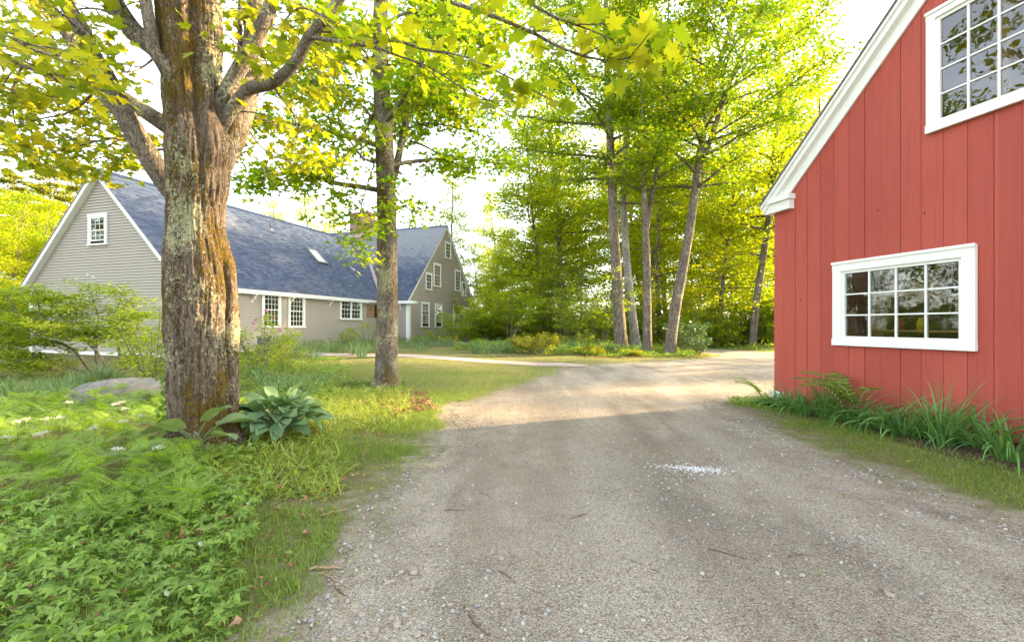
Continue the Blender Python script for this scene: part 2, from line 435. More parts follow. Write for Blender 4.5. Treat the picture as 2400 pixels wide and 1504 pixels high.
def ground_nodes(t, v):
    """colour and height of grass-grown earth"""
    n1 = noise(t, v, 0.55, 4); n2 = noise(t, v, 6, 5, 0.65); n3 = noise(t, v, 60, 3, 0.7)
    g = ramp(t, n2, [(0.25, (0.075, 0.085, 0.022)), (0.5, (0.135, 0.150, 0.034)), (0.75, (0.20, 0.195, 0.060))])
    e = ramp(t, n3, [(0.3, (0.105, 0.080, 0.048)), (0.7, (0.235, 0.185, 0.118))])
    c = mixc(t, ramp(t, math_(t, 'ADD', math_(t, 'MULTIPLY', n1, 0.6), math_(t, 'MULTIPLY', n2, 0.4)), [(0.42, 0.25), (0.62, 0.75)]), g, e)
    return c, math_(t, 'ADD', n2, math_(t, 'MULTIPLY', n3, 0.5))
def gravel_nodes(t, v):
    big = noise(t, v, 0.5, 3, 0.55, 0.4); mid = noise(t, v, 3.2, 4, 0.6)
    tr = noise(t, coords(t, (1.5, 0.16, 1), 'World'), 1.1, 3, 0.55, 0.6)
    fine = noise(t, v, 70, 3, 0.75)
    vd = voro(t, v, 95); vc = voro(t, v, 95, out='Color'); vd2 = voro(t, v, 40); vc2 = voro(t, v, 40, out='Color')
    base = ramp(t, math_(t, 'ADD', math_(t, 'MULTIPLY', tr, 0.6), math_(t, 'MULTIPLY', big, 0.4)),
                [(0.36, (0.265, 0.222, 0.165)), (0.48, (0.415, 0.352, 0.262)), (0.60, (0.595, 0.520, 0.405))])
    base = mixc(t, ramp(t, mid, [(0.35, 0.0), (0.7, 0.55)]), base, (0.30, 0.26, 0.195))
    dk = noise(t, coords(t, (1, 0.55, 1), 'World'), 1.4, 4, 0.6, 0.8)
    base = mixc(t, ramp(t, dk, [(0.52, 0.0), (0.68, 0.5)]), base, (0.165, 0.140, 0.105))
    sp = N_(t, 'SeparateXYZ'); L(t, v, sp.inputs[0])                     # two wheel tracks that follow the bend
    ctr = math_(t, 'ADD', math_(t, 'MULTIPLY', math_(t, 'MULTIPLY', sp.outputs[1], sp.outputs[1]), 0.012), 1.45)
    u = math_(t, 'ADD', math_(t, 'SUBTRACT', sp.outputs[0], ctr), math_(t, 'MULTIPLY', math_(t, 'SUBTRACT', big, 0.5), 1.2))
    tk = ramp(t, math_(t, 'ABSOLUTE', math_(t, 'SUBTRACT', math_(t, 'ABSOLUTE', u), 0.85)), [(0.10, 1.0), (0.42, 0.0)])
    base = mixc(t, math_(t, 'MULTIPLY', tk, ramp(t, mid, [(0.3, 0.25), (0.65, 0.75)])), base, (0.600, 0.530, 0.420))
    st = ramp(t, math_(t, 'MULTIPLY', vc, 1.0), [(0.15, (0.13, 0.115, 0.10)), (0.45, (0.28, 0.25, 0.205)), (0.7, (0.38, 0.35, 0.30)), (0.95, (0.58, 0.55, 0.49))])
    c = mixc(t, ramp(t, vd, [(0.25, 0.75), (0.55, 0.15)]), base, st)
    st2 = ramp(t, vc2, [(0.2, (0.16, 0.145, 0.125)), (0.6, (0.36, 0.335, 0.29)), (0.9, (0.60, 0.57, 0.52))])
    c = mixc(t, math_(t, 'MULTIPLY', ramp(t, vd2, [(0.16, 1.0), (0.26, 0.0)]), ramp(t, vc2, [(0.55, 0.0), (0.62, 0.9)])), c, st2)
    c = mixc(t, ramp(t, fine, [(0.38, 0.60), (0.52, 0.0)]), c, (0.10, 0.083, 0.064))
    ne = noise(t, coords(t, (1, 1, 1), 'World'), 26, 3, 0.6)
    c = mixc(t, ramp(t, math_(t, 'ADD', math_(t, 'MULTIPLY', ne, 0.7), math_(t, 'MULTIPLY', mid, 0.3)), [(0.55, 0.0), (0.63, 0.55)]), c, (0.19, 0.115, 0.075))
    h = math_(t, 'ADD', math_(t, 'MULTIPLY', fine, 0.5), math_(t, 'ADD', math_(t, 'MULTIPLY', vd, -0.6), math_(t, 'MULTIPLY', vd2, -0.5)))
    return c, h
def mat_ground(name, lo, hi):
    """earth and gravel blended over the strip where they meet"""
    m, t, o = new_mat(name); v = coords(t, kind='World')
    at = N_(t, 'Attribute', attribute_name='edge').outputs['Fac']
    gc, gh = ground_nodes(t, v); dc, dh = gravel_nodes(t, v)
    e = math_(t, 'ADD', at, math_(t, 'MULTIPLY', math_(t, 'SUBTRACT', noise(t, v, 4, 6, 0.75), 0.5), 2.2))
    f = ramp(t, math_(t, 'ADD', math_(t, 'MULTIPLY', e, 0.5), 0.5), [(0.5 + lo * 0.5, 0), (0.5 + hi * 0.5, 1)])
    c = mixc(t, f, dc, gc); h = mixc(t, f, dh, gh)
    bsdf(t, o, c, 0.95, bump(t, h, 1.0, 0.028), 0.15); return m
M['ground'] = mat_ground('grassy_earth', -0.2, 0.55)
M['drive'] = mat_ground('gravel_drive', -0.2, 0.55)

mb = MB(); mb.add(PV, quads, 0, True, PD)
tag(mb.obj('ground', M['ground'], attr='edge'), kind='structure')
tag(clip_sheet(GD, 0.006, PD).obj('driveway', M['drive'], attr='edge'), kind='structure')

# the brick walk that joins the drive
WALK = np.array([(-7.6, 17.6), (-4, 17.3), (-1, 17.0), (2.6, 16.6), (3.2, 17.6), (-1, 18.0), (-4, 18.4), (-7.6, 18.9), (-9.5, 20.5), (-10.2, 19.9)])
fw = sdist(GX, GY, WALK) + 0.04 * vnoise(np.stack([GX.ravel(), GY.ravel()], -1), 2.0, 8).reshape(GX.shape)
def _walk():
    m, t, o = new_mat('brick_walk'); v = coords(t, kind='World')
    b = N_(t, 'TexBrick'); b.inputs['Scale'].default_value = 4.5; b.inputs['Mortar Size'].default_value = 0.03
    b.inputs['Color1'].default_value = rgba((0.30, 0.22, 0.205)); b.inputs['Color2'].default_value = rgba((0.36, 0.295, 0.275)); b.inputs['Mortar'].default_value = rgba((0.22, 0.19, 0.16))
    L(t, v, b.inputs['Vector']); c = mixc(t, noise(t, v, 5, 4), b.outputs['Color'], (0.33, 0.285, 0.25)); bsdf(t, o, c, 0.9); return m
tag(clip_sheet(fw, 0.014, PD).obj('path', _walk()), kind='structure')
# bark mulch along the barn wall
MULCH = np.array([(5.1, 9.2), (4.95, 8.6), (4.98, 7.4), (4.95, 6.3), (5.0, 5.4), (5.2, 4.4), (5.3, 3.2), (6.7, 3.2), (6.3, 5.4)])
fm = sdist(GX, GY, MULCH) + 0.10 * vnoise(np.stack([GX.ravel(), GY.ravel()], -1), 2.6, 18).reshape(GX.shape)
def _mulch():
    m, t, o = new_mat('bark_mulch'); v = coords(t, (1, 1, 1), 'World')
    f = voro(t, coords(t, (1, 2.2, 1), 'World'), 34, out='Color'); n = noise(t, v, 8, 5, 0.7)
    c = mixc(t, n, ramp(t, f, [(0.2, (0.05, 0.032, 0.022)), (0.6, (0.13, 0.088, 0.062)), (0.95, (0.24, 0.18, 0.135))]), (0.10, 0.068, 0.046))
    bsdf(t, o, c, 0.95, bump(t, math_(t, 'ADD', noise(t, v, 40, 4, 0.7), voro(t, v, 34)), 1.0, 0.02), 0.1); return m
M['mulch'] = _mulch()
tag(clip_sheet(fm, 0.012, PD).obj('mulch_bed', M['mulch']), kind='structure')

# ------------------------------------------------------------------ building helpers
def wall_hit(px, py, org, ang, yl=0.0):
    """where the ray of a pixel meets the vertical plane y=yl of a frame (org, ang): local x and world z"""
    u = np.array([cos(ang), sin(ang)]); n = np.array([-sin(ang), cos(ang)])
    d = np.array([(px - 1200) / FPX, 1.0]); o2 = np.asarray(org[:2]) + n * yl
    t = (o2 @ n) / (d @ n); p = d * t
    return float((p - np.asarray(org[:2])) @ u), float(CAM_H + (HORIZ - py) / FPX * t)

def siding(W, z0, zt, ze=None, zr=None, step=0.112):
    """clapboards of one wall in its own frame: x right, y inward; ze/zr give a gable"""
    mb = MB(); z = z0; top = zr if zr else zt
    while z < top - 1e-4:
        z2 = min(z + step, top)
        def bnd(q):
            if zr is None or q <= ze: return 0.0, W
            k = (q - ze) / (zr - ze) * W / 2; return min(k, W / 2), max(W - k, W / 2)
        a0, a1 = bnd(z); b0, b1 = bnd(z2)
        jit = random.uniform(-0.0015, 0.0015); zm_ = z2 - 0.019 if z2 - z > 0.03 else z2
        c0, c1 = bnd(zm_)
        mb.add([(a0, -0.034 + jit, z), (a1, -0.034 + jit, z), (c1, -0.012, zm_), (c0, -0.012, zm_), (a0, 0.0, z), (a1, 0.0, z), (c0, 0.004, zm_), (c1, 0.004, zm_), (b0, 0.004, z2), (b1, 0.004, z2)],
               [(0, 1, 2, 3), (4, 5, 1, 0), (3, 2, 7, 6), (6, 7, 9, 8)])
        z = z2
    return mb

def window(parent, name, loc, rz, W, H, cols, rows_top, rows_bot, cw=0.12, open_=0.0, label=None, curtain=None, mull=1):
    """double-hung window in a frame: x right, y inward, z up; the casing is the part, sashes and panes its sub-parts"""
    mb = MB()
    mb.box(-0.02, W + 0.02, -0.075, 0.0, H - cw, H + 0.01).box(0, cw, -0.07, 0, 0.05, H - cw).box(W - cw, W, -0.07, 0, 0.05, H - cw)
    mb.box(-0.035, W + 0.035, -0.10, 0.0, 0.0, 0.06)
    o = mb.obj(name, M['trim'], parent, loc, rz)
    if label: o['label'] = label
    n = mull; gap = 0.09; iw = (W - 2 * cw - gap * (n - 1)) / n
    if n > 1:
        m2 = MB()
        for k in range(1, n): x = cw + k * iw + (k - 1) * gap; m2.box(x, x + gap, -0.065, 0, 0.06, H - cw)
        m2.obj('mullion', M['trim'], o)
    for k in range(n):
        x0 = cw + k * (iw + gap); x1 = x0 + iw; zb = 0.06; zt = H - cw; zm = (zb + zt) / 2
        for (a, b, rows, y, nm) in ((zm - 0.015, zt, rows_top, -0.045, 'upper_sash'), (zb + open_, zm + 0.02 + open_ * 0.0, rows_bot, -0.026, 'lower_sash')):
            if rows == 0: continue
            s = MB(); f = 0.04; ms = 0.020
            s.box(x0, x1, y - 0.012, y + 0.01, a, a + f).box(x0, x1, y - 0.012, y + 0.01, b - f, b).box(x0, x0 + f, y - 0.011, y + 0.01, a + f, b - f).box(x1 - f, x1, y - 0.011, y + 0.01, a + f, b - f)
            for c in range(1, cols): x = x0 + f + (x1 - x0 - 2 * f) * c / cols; s.box(x - ms / 2, x + ms / 2, y - 0.009, y + 0.004, a + f, b - f)
            for r in range(1, rows): z = a + f + (b - a - 2 * f) * r / rows; s.box(x0 + f, x1 - f, y - 0.007, y + 0.004, z - ms / 2, z + ms / 2)
            s.obj(nm, M['trim'], o)
            g = MB(); g.add([(x0 + f, y, a + f), (x1 - f, y, a + f), (x1 - f, y, b - f), (x0 + f, y, b - f)], [(0, 1, 2, 3)])
            g.obj('pane', M['glassh'], o)
        bk = MB(); bk.add([(x0, -0.0225, zb), (x1, -0.0225, zb), (x1, -0.0225, zt), (x0, -0.0225, zt)], [(0, 1, 2, 3)])
        bk.obj('blind' if curtain else 'dark_backing', M['curtain'] if curtain else M['roomdark'], o)  # without a blind, a flat sheet painted dark for the unlit room
    return o
M['roomdark'] = mat_paint('room_darkness', (0.022, 0.020, 0.015), 0.9, 0.4, 3)
def _gh():
    m, t, o = new_mat('house_glass'); v = coords(t, kind='World')
    fr = N_(t, 'Fresnel', i_IOR=1.5); gl = N_(t, 'BsdfGlossy'); gl.inputs['Roughness'].default_value = 0.02
    L(t, bump(t, noise(t, v, 1.6, 2), 0.10, 0.06), gl.inputs['Normal'])
    tr = N_(t, 'BsdfTransparent'); tr.inputs['Color'].default_value = (0.8, 0.85, 0.8, 1)
    mx = N_(t, 'MixShader'); L(t, math_(t, 'ADD', math_(t, 'MULTIPLY', fr.outputs[0], 1.3), 0.10, True), mx.inputs[0])
    L(t, tr.outputs[0], mx.inputs[1]); L(t, gl.outputs[0], mx.inputs[2]); L(t, mx.outputs[0], o.inputs['Surface']); return m
M['glassh'] = _gh()

def shingles(u0, u1, s0, s1, mapf, step=0.14, tabw=0.26, th=0.009):
    """overlapping shingle tabs on a slope: u along the eave, s up the slope; mapf turns (u, s, lift) into points"""
    mb = MB(); k = 0; s = s0
    V = []; F = []
    while s < s1:
        e = min(s + step, s1); u = u0 - random.uniform(0, tabw)
        while u < u1:
            wd = tabw * random.uniform(0.6, 1.5); a, b = max(u, u0), min(u + wd - 0.004, u1); u += wd
            if b - a < 0.02: continue
            l = th * random.uniform(0.6, 1.6); i = len(V)
            V += [mapf(a, s, l), mapf(b, s, l), mapf(b, e, 0.002), mapf(a, e, 0.002), mapf(a, s, -0.004), mapf(b, s, -0.004)]
            F += [(i, i + 1, i + 2, i + 3), (i + 4, i + 5, i + 1, i)]
        s = e; k += 1
    mb.add(V, np.array(F)); return mb

# ------------------------------------------------------------------ the house
HO = np.array([-12.155, 17.0]); HA = atan2(0.956, 0.292)
house = empty('house', (HO[0], HO[1], 0), HA)
tag(house, 'long taupe clapboard house with slate blue shingle roofs and a brick chimney', 'house')
ZE, ZR, WD = 3.23, 7.55, 8.6            # wing: eave, ridge, depth
XM, ZE2, ZR2, WM, YM = 13.2, 3.27, 8.80, 11.0, -1.85      # main block
ZB = 0.42
siding(13.2, ZB, ZE - 0.02).obj('wall', M['taupe'], house, (0, 0, 0))
siding(WD, ZB, ZE, ZE, ZR).obj('wall', M['taupe'], house, (0, WD, 0), -pi / 2)
siding(1.85, ZB, ZE2 - 0.02).obj('wall', M['taupe'], house, (XM, 0, 0), -pi / 2)
siding(WM, ZB, ZE2, ZE2, ZR2).obj('wall', M['taupe'], house, (XM, YM, 0), 0)
mb = MB(); mb.box(0.02, XM + 0.5, 0.005, WD - 0.02, -0.3, ZE - 0.1).box(XM + 0.01, XM + WM, YM + 0.005, 11.0, -0.3, ZE2 - 0.1)
mb.obj('foundation', M['stone_f'], house)
mb = MB()
mb.box(-0.045, -0.003, 0.0, WD, 0.16, ZB + 0.02).box(-0.045, XM, -0.045, -0.003, 0.2, ZB + 0.02).box(XM, XM + WM, YM - 0.045, YM - 0.003, 0.2, ZB + 0.02)
mb.obj('skirt_board', M['trim'], house)
# roofs
k45 = sqrt(0.5)
def slope_len(rise): return rise / k45
OV = 0.30
sl = slope_len(ZR - ZE + OV)
f_front = lambda u, s, l: (u, -OV + s * k45 - l * k45, ZE - OV + 0.12 + s * k45 + l * k45)
roof_w = shingles(-0.28, 17.6, 0, sl, f_front).obj('roof', M['shingle'], house)
mb = MB()
mb.prism([(-OV, ZE - OV + 0.06), (WD / 2, ZR + 0.06), (WD + OV, ZE - OV + 0.06), (WD + OV, ZE - OV + 0.113), (WD / 2, ZR + 0.113), (-OV, ZE - OV + 0.113)], 'x', -0.27, 17.4)
mb.obj('roof_deck', M['metal'], roof_w)
slm = slope_len(ZR2 - ZE2 + OV)
f_main = lambda u, s, l: (XM - OV + s * k45 - l * k45, u, ZE2 - OV + 0.12 + s * k45 + l * k45)
roof_m = shingles(YM - 0.14, 12.0, 0, slm, lambda u, s, l: f_main(12.0 + YM - 0.14 - u, s, l)).obj('roof', M['shingle'], house)
mb = MB(); xm = XM + WM / 2
mb.prism([(XM - OV, ZE2 - OV + 0.06), (xm, ZR2 + 0.06), (XM + WM + OV, ZE2 - OV + 0.06), (XM + WM + OV, ZE2 - OV + 0.113), (xm, ZR2 + 0.113), (XM - OV, ZE2 - OV + 0.113)], 'y', YM - 0.13, 11.9)
mb.obj('roof_deck', M['metal'], roof_m)
mb = MB(); mb.prism([(WD / 2 - 0.14, ZR - 0.012), (WD / 2, ZR + 0.14), (WD / 2 + 0.14, ZR - 0.012)], 'x', -0.285, 17.3); mb.obj('ridge_cap', M['shingle'], roof_w)
mb = MB(); mb.prism([(xm - 0.14, ZR2 - 0.012), (xm, ZR2 + 0.14), (xm + 0.14, ZR2 - 0.012)], 'y', YM - 0.145, 11.9); mb.obj('ridge_cap', M['shingle'], roof_m)
# rake boards and eaves
mb = MB(); h = 0.21
for a, b in (((-OV, ZE - OV), (WD / 2, ZR)), ((WD + OV, ZE - OV), (WD / 2, ZR))):
    mb.prism([(a[0], a[1] + 0.058), (b[0], b[1] + 0.058), (b[0], b[1] + 0.058 - h), (a[0], a[1] + 0.058 - h)], 'x', -0.25, -0.003)
mb.obj('rake_board', M['trim'], house)
mb = MB()
for a, b in (((XM - OV, ZE2 - OV), (xm, ZR2)), ((XM + WM + OV, ZE2 - OV), (xm, ZR2))):
    mb.prism([(a[0], a[1] + 0.058), (b[0], b[1] + 0.058), (b[0], b[1] - 0.13), (a[0], a[1] - 0.13)], 'y', YM - 0.11, YM - 0.003)
mb.obj('rake_board', M['trim'], house)
mb = MB(); mb.box(-0.24, XM + 0.1, -OV - 0.03, -0.002, ZE - OV - 0.10, ZE - OV + 0.055); mb.box(-0.24, XM + 0.1, -OV - 0.055, -OV - 0.03, ZE - OV - 0.03, ZE - OV + 0.075); mb.obj('eave', M['trim'], house)
mb = MB(); mb.box(XM - OV - 0.05, XM - 0.002, YM - 0.55, 0.3, ZE2 - OV - 0.12, ZE2 - OV + 0.055); mb.box(XM - 0.03, XM + 0.35, YM - 0.5, YM - 0.003, ZE2 - OV - 0.07, ZE2 - OV + 0.02); mb.obj('eave', M['trim'], house)
mb = MB(); mb.box(XM - 0.035, XM + 0.20, YM - 0.05, YM + 0.16, 0.2, ZE2 - 0.3); mb.obj('corner_board', M['trim'], house)
mb = MB(); mb.box(-0.04, 0.16, -0.04, 0.16, 0.2, ZE - 0.3); mb.obj('corner_board', M['trim'], house)
mb = MB(); mb.box(-0.04, 0.0, WD - 0.18, WD + 0.03, 0.2, ZE - 0.2); mb.obj('corner_board', M['trim'], house)
def bracket(x, y, flip=False):
    m2 = MB(); q = [(0, 0), (-0.27, 0), (-0.27, -0.06), (-0.19, -0.10), (-0.15, -0.18), (-0.06, -0.22), (-0.03, -0.33), (0, -0.36)]
    if not flip: m2.prism([(y + a, ZE - OV - 0.10 + b) for a, b in q], 'x', x - 0.05, x + 0.05)
    else: m2.prism([(x + a, ZE2 - OV - 0.12 + b) for a, b in q], 'y', y - 0.05, y + 0.05)
    m2.obj('bracket', M['trim'], house)
for px in (590, 680, 771, 836): bracket(wall_hit(px, 700, HO, HA)[0], -0.003)
bracket(XM - 0.003, YM + 0.55, True)
# windows
def hwin(px0, px1, pt, pb, yl, cols, rt, rb, **kw):
    x0, zt = wall_hit(px0, pt, HO, HA, yl); x1, _ = wall_hit(px1, pt, HO, HA, yl); _, zb = wall_hit(px0, pb, HO, HA, yl)
    window(house, 'window', (x0, yl - 0.016, zb), 0, x1 - x0, zt - zb, cols, rt, rb, **kw)
hwin(611, 656, 678.5, 768, 0, 4, 3, 3, cw=0.13)
hwin(673, 712.5, 686, 768, 0, 4, 3, 3, cw=0.13)
hwin(794.5, 846, 696.4, 749, 0, 3, 2, 2, mull=2, cw=0.13)
hwin(1042, 1055, 565, 604, YM, 2, 2, 2, cw=0.10)
hwin(996, 1011, 637.6, 679, YM, 3, 2, 2, cw=0.10)
hwin(1015, 1031.6, 615.6, 671, YM, 4, 3, 3, cw=0.10, curtain=True, label='window with an orange blind behind it')
hwin(1065, 1078, 631, 681, YM, 3, 3, 3, cw=0.10)
hwin(1081, 1091, 659.5, 693.5, YM, 2, 2, 2, cw=0.10)
for a, b, t_, bb, op in ((986, 1004.4, 707, 767, 0.22), (1018.4, 1034.5, 711, 767, 0.3), (1061, 1074, 716, 767, 0), (1086, 1098, 719.5, 767, 0)):
    hwin(a, b, t_, bb, YM, 4, 3, 3, cw=0.10, open_=op)
GO = HO + WD * np.array([-sin(HA), cos(HA)]); GA = HA - pi / 2
x0, zt = wall_hit(211, 504.3, GO, GA); x1, _ = wall_hit(255, 504.3, GO, GA); _, zb = wall_hit(211, 577, GO, GA)
window(house, 'window', (-0.016, WD - x0, zb), -pi / 2, x1 - x0, zt - zb, 3, 2, 2, cw=0.13, open_=0.12, label='attic window in the pale gable')
# skylight, vents, valley, chimney
def on_roof(px, py):
    """hit of a pixel's ray with the wing's front slope, in the house frame"""
    d = np.array([(px - 1200) / FPX, 1.0, (HORIZ - py) / FPX]); u = np.array([cos(HA), sin(HA)]); n = np.array([-sin(HA), cos(HA)])
    best = None
    o = -HO                                      # camera in house frame
    ox, oy, dx, dy = o @ u, o @ n, d[:2] @ u, d[:2] @ n
    # z = ZE + 0.12 + y
    t = (ZE + 0.12 + oy - CAM_H) / (d[2] - dy); return ox + dx * t, oy + dy * t, CAM_H + d[2] * t
x, y, z = on_roof(741, 602)
def slopebox(mb, x0, x1, s0, s1, l0, l1, y, z):
    q = lambda a, s, l: (a, y + s * k45 - l * k45, z + s * k45 + l * k45)
    V = [q(a, s, l) for l in (l0, l1) for a, s in ((x0, s0), (x1, s0), (x1, s1), (x0, s1))]
    return mb.add(V, np.array([(3, 2, 1, 0), (4, 5, 6, 7), (0, 1, 5, 4), (1, 2, 6, 5), (2, 3, 7, 6), (3, 0, 4, 7)]))
mb = MB()
for a, b, c, d in ((-0.42, 0.42, -0.62, -0.53), (-0.42, 0.42, 0.53, 0.62), (-0.42, -0.34, -0.53, 0.53), (0.34, 0.42, -0.53, 0.53)): slopebox(mb, x + a, x + b, c, d, -0.02, 0.13, y, z)
skl = mb.obj('skylight', M['metal'], house)
mb = MB(); slopebox(mb, x - 0.34, x + 0.34, -0.53, 0.53, 0.07, 0.085, y, z); mb.obj('pane', M['skyglass'] if 'skyglass' in M else M['pane'], skl)
mb = MB(); slopebox(mb, x - 0.3, x + 0.3, -0.5, 0.5, 0.092, 0.10, y, z); mb.obj('blind', M['trim'], skl)
for px, py, hh in ((634, 536, 0.42), (826, 629, 0.55)):
    x, y, z = on_roof(px, py); mb = MB(); mb.tube([(x, y, z - 0.05), (x, y, z + hh)], [0.045, 0.045], 10)
    v = mb.obj('vent_pipe', M['metal'], house); mb = MB(); slopebox(mb, x - 0.14, x + 0.14, -0.2, 0.16, 0.004, 0.02, y, z); mb.obj('flashing', M['copper'], v)
mb = MB(); V = []
for a in (0.0, 1.5, 3.05):
    V += [(XM + a - 0.42, a, ZE + 0.135 + a), (XM + a + 0.02, a, ZE + 0.14 + a)]
mb.add(V, [(0, 1, 3, 2), (2, 3, 5, 4)]); mb.obj('valley_flashing', M['copper'], house)
def _brick():
    m, t, o = new_mat('chimney_brick'); v = coords(t, (1, 1, 1))
    sx = N_(t, 'SeparateXYZ'); L(t, v, sx.inputs[0]); cb = N_(t, 'CombineXYZ'); L(t, math_(t, 'ADD', sx.outputs[0], sx.outputs[1]), cb.inputs[0]); L(t, sx.outputs[2], cb.inputs[1])
    b = N_(t, 'TexBrick'); b.inputs['Scale'].default_value = 4.6; b.inputs['Mortar Size'].default_value = 0.02
    b.inputs['Color1'].default_value = rgba((0.24, 0.11, 0.095)); b.inputs['Color2'].default_value = rgba((0.30, 0.155, 0.13)); b.inputs['Mortar'].default_value = rgba((0.30, 0.24, 0.21))
    L(t, cb.outputs[0], b.inputs['Vector']); bsdf(t, o, mixc(t, noise(t, v, 4, 4), b.outputs['Color'], (0.30, 0.16, 0.14)), 0.9); return m
M['brick'] = _brick()
mb = MB(); cx, cy = XM + 5.2, YM + 7.0
mb.box(cx - 0.5, cx + 0.5, cy - 0.82, cy + 0.82, 7.2, 10.0).box(cx - 0.55, cx + 0.55, cy - 0.95, cy + 0.95, 10.0, 10.12).box(cx - 0.58, cx + 0.58, cy - 0.98, cy + 0.98, 10.12, 10.22)
ch = mb.obj('chimney', M['brick'], house)
mb = MB(); mb.box(cx - 0.53, cx - 0.503, cy - 0.85, cy + 0.85, 8.3, 8.58).box(cx - 0.53, cx + 0.3, cy - 0.85, cy - 0.823, 8.3, 8.95); mb.obj('flashing', M['copper'], ch)

# ------------------------------------------------------------------ the barn
BO = np.array([5.18, 9.1]); BA = atan2(-0.965, 0.261)
barn = empty('barn', (BO[0], BO[1], 0), BA)
tag(barn, 'red barn of vertical boards with white trim beside the gravel drive', 'barn')
BW, BD = 6.92, 6.5
RS = 0.925
zr = lambda x: 4.07 + RS * (min(x, BW - x) - 0.487)
edges = [wall_hit(p, 700, BO, BA)[0] for p in (1815, 1838, 1864, 1892, 1923, 1955, 1990, 2027, 2066, 2111, 2159, 2211, 2268, 2330, 2396)]
while edges[-1] < BW - 0.3: edges.append(edges[-1] + random.uniform(0.24, 0.3))
edges[-1] = BW
def brect(px0, px1, pt, pb):
    x0, zt = wall_hit(px0, pt, BO, BA); x1, _ = wall_hit(px1, pt, BO, BA); _, zb = wall_hit(px0, pb, BO, BA); return [x0, x1, zb, zt]
W_LO = brect(1957, 2293, 618, 808); W_UP = brect(2177, 2400, 38, 316); W_UP[1] = W_UP[0] + 4 * 0.306 + 2 * 0.157 + 0.03
holes = [(a + 0.07, b - 0.07, c + 0.07, d - 0.07) for a, b, c, d in (W_LO, W_UP)]
def plank_polys(x0, x1, zb, top):
    cuts = sorted({x0, x1} | {c for h in holes for c in h[:2] if x0 < c < x1} | ({BW / 2} if x0 < BW / 2 < x1 else set()))
    out = []
    for a, b in zip(cuts, cuts[1:]):
        m = (a + b) / 2; hs_ = sorted([(h[2], h[3]) for h in holes if h[0] < m < h[1]]); z = zb
        for lo, hi in hs_:
            out.append([(a, z), (b, z), (b, lo), (a, lo)]); z = hi
        out.append([(a, z), (b, z), (b, top(b)), (a, top(a))])
    return out
for a, b in zip(edges, edges[1:]):
    off = random.uniform(0, 0.010); g0, g1_ = random.uniform(0.002, 0.0045), random.uniform(0.002, 0.0045)
    for pl in plank_polys(a + g0, b - g1_, 0.08 + random.uniform(-0.01, 0.01), lambda x: zr(x) + 0.06): MB().prism(pl, 'y', -off, 0.028).obj('plank', M['red'], barn)
mb = MB()
for pl in plank_polys(0.03, BW - 0.03, 0.0, lambda x: zr(x)): mb.prism(pl, 'y', 0.031, 0.06)
mb.box(0.0, 0.05, 0.06, BD, 0.0, 3.75).box(BW - 0.05, BW, 0.06, BD, 0.0, 3.75)
for pl in ([(0.05, 0), (2.4, 0), (2.4, 3.75), (0.05, 3.75)], [(3.6, 0), (BW - 0.05, 0), (BW - 0.05, 3.75), (3.6, 3.75)], [(2.4, 0), (3.6, 0), (3.6, 0.9), (2.4, 0.9)], [(2.4, 2.2), (3.6, 2.2), (3.6, 3.75), (2.4, 3.75)], [(0.05, 3.75), (BW - 0.05, 3.75), (BW / 2, 6.8)]):
    mb.prism(pl, 'y', BD - 0.05, BD)
M['studs'] = mat_paint('old_boards', (0.10, 0.062, 0.036), 0.9, 0.4, 4, (6, 6, 0.5), 0.3)
mb.obj('wall', M['studs'], barn)
mb = MB(); mb.box(0, BW, 0.03, BD, -0.2, 0.04); mb.obj('floor', M['studs'], barn)
mb = MB()
for x in (0.12, 1.15, 3.4, 4.3, 5.6): mb.box(x, x + 0.1, 0.065, 0.17, 0.04, 3.6 if x < 1 else zr(x) - 0.2)
mb.box(0.12, BW - 0.12, 0.2, 0.32, 3.2, 3.35)
M['stud2'] = mat_paint('new_studs', (0.36, 0.20, 0.09), 0.8, 0.3, 5, (6, 6, 0.5), 0.3)
mb.obj('stud', M['stud2'], barn)
# roof and trim of the barn
mb = MB(); half = BW / 2; zt_ = zr(half)
ro = 0.15
for s in (0, 1):
    mir = (lambda x: x) if s == 0 else (lambda x: BW - x)
    q = [(mir(-ro), zr(0) - RS * ro + 0.385), (mir(half), zt_ + 0.385), (mir(half), zt_ + 0.43), (mir(-ro - 0.02), zr(0) - RS * (ro + 0.02) + 0.43)]
    mb.prism(q, 'y', -0.21, BD + 0.2)
M['broof'] = mat_paint('weathered_shingle', (0.15, 0.13, 0.115), 0.9, 0.3, 6, bstr=0.5)
mb.obj('roof', M['broof'], barn)
mb = MB()
for s in (0, 1):
    mir = (lambda x: x) if s == 0 else (lambda x: BW - x)
    for (b0, b1, ya, yb, xs) in ((0.0, 0.215, -0.045, -0.0105, 0.16), (0.21, 0.33, -0.15, -0.003, -ro + 0.02), (0.318, 0.383, -0.19, -0.003, -ro)):
        mb.prism([(mir(xs), zr(0) + RS * xs + b0), (mir(half), zt_ + b0), (mir(half), zt_ + b1), (mir(xs), zr(0) + RS * xs + b1)], 'y', ya, yb)
mb.obj('rake_board', M['trim'], barn)
zc = wall_hit(1815, 502, BO, BA)[1]
mb = MB()
e1 = 0.50
mb.box(-0.13, e1 - 0.03, -0.12, -0.011, zc, zc + 0.18).box(-0.16, e1, -0.17, -0.0115, zc + 0.175, zc + 0.27)
mb.prism([(-0.158, zc + 0.262), (0.26, zc + 0.262), (0.24, zc + 0.38), (0.1, zc + 0.40), (-0.158, zc + 0.30)], 'y', -0.10, -0.012)
mb.obj('cornice_return', M['trim'], barn)
mb = MB(); mb.box(-0.13, -0.003, -0.008, BD, zc + 0.0, zc + 0.3); mb.obj('eave', M['trim'], barn)
mb = MB(); mb.box(-0.03, 0.24, -0.07, 0.12, -0.02, 0.21); mb.obj('corner_block', M['trim'], barn)
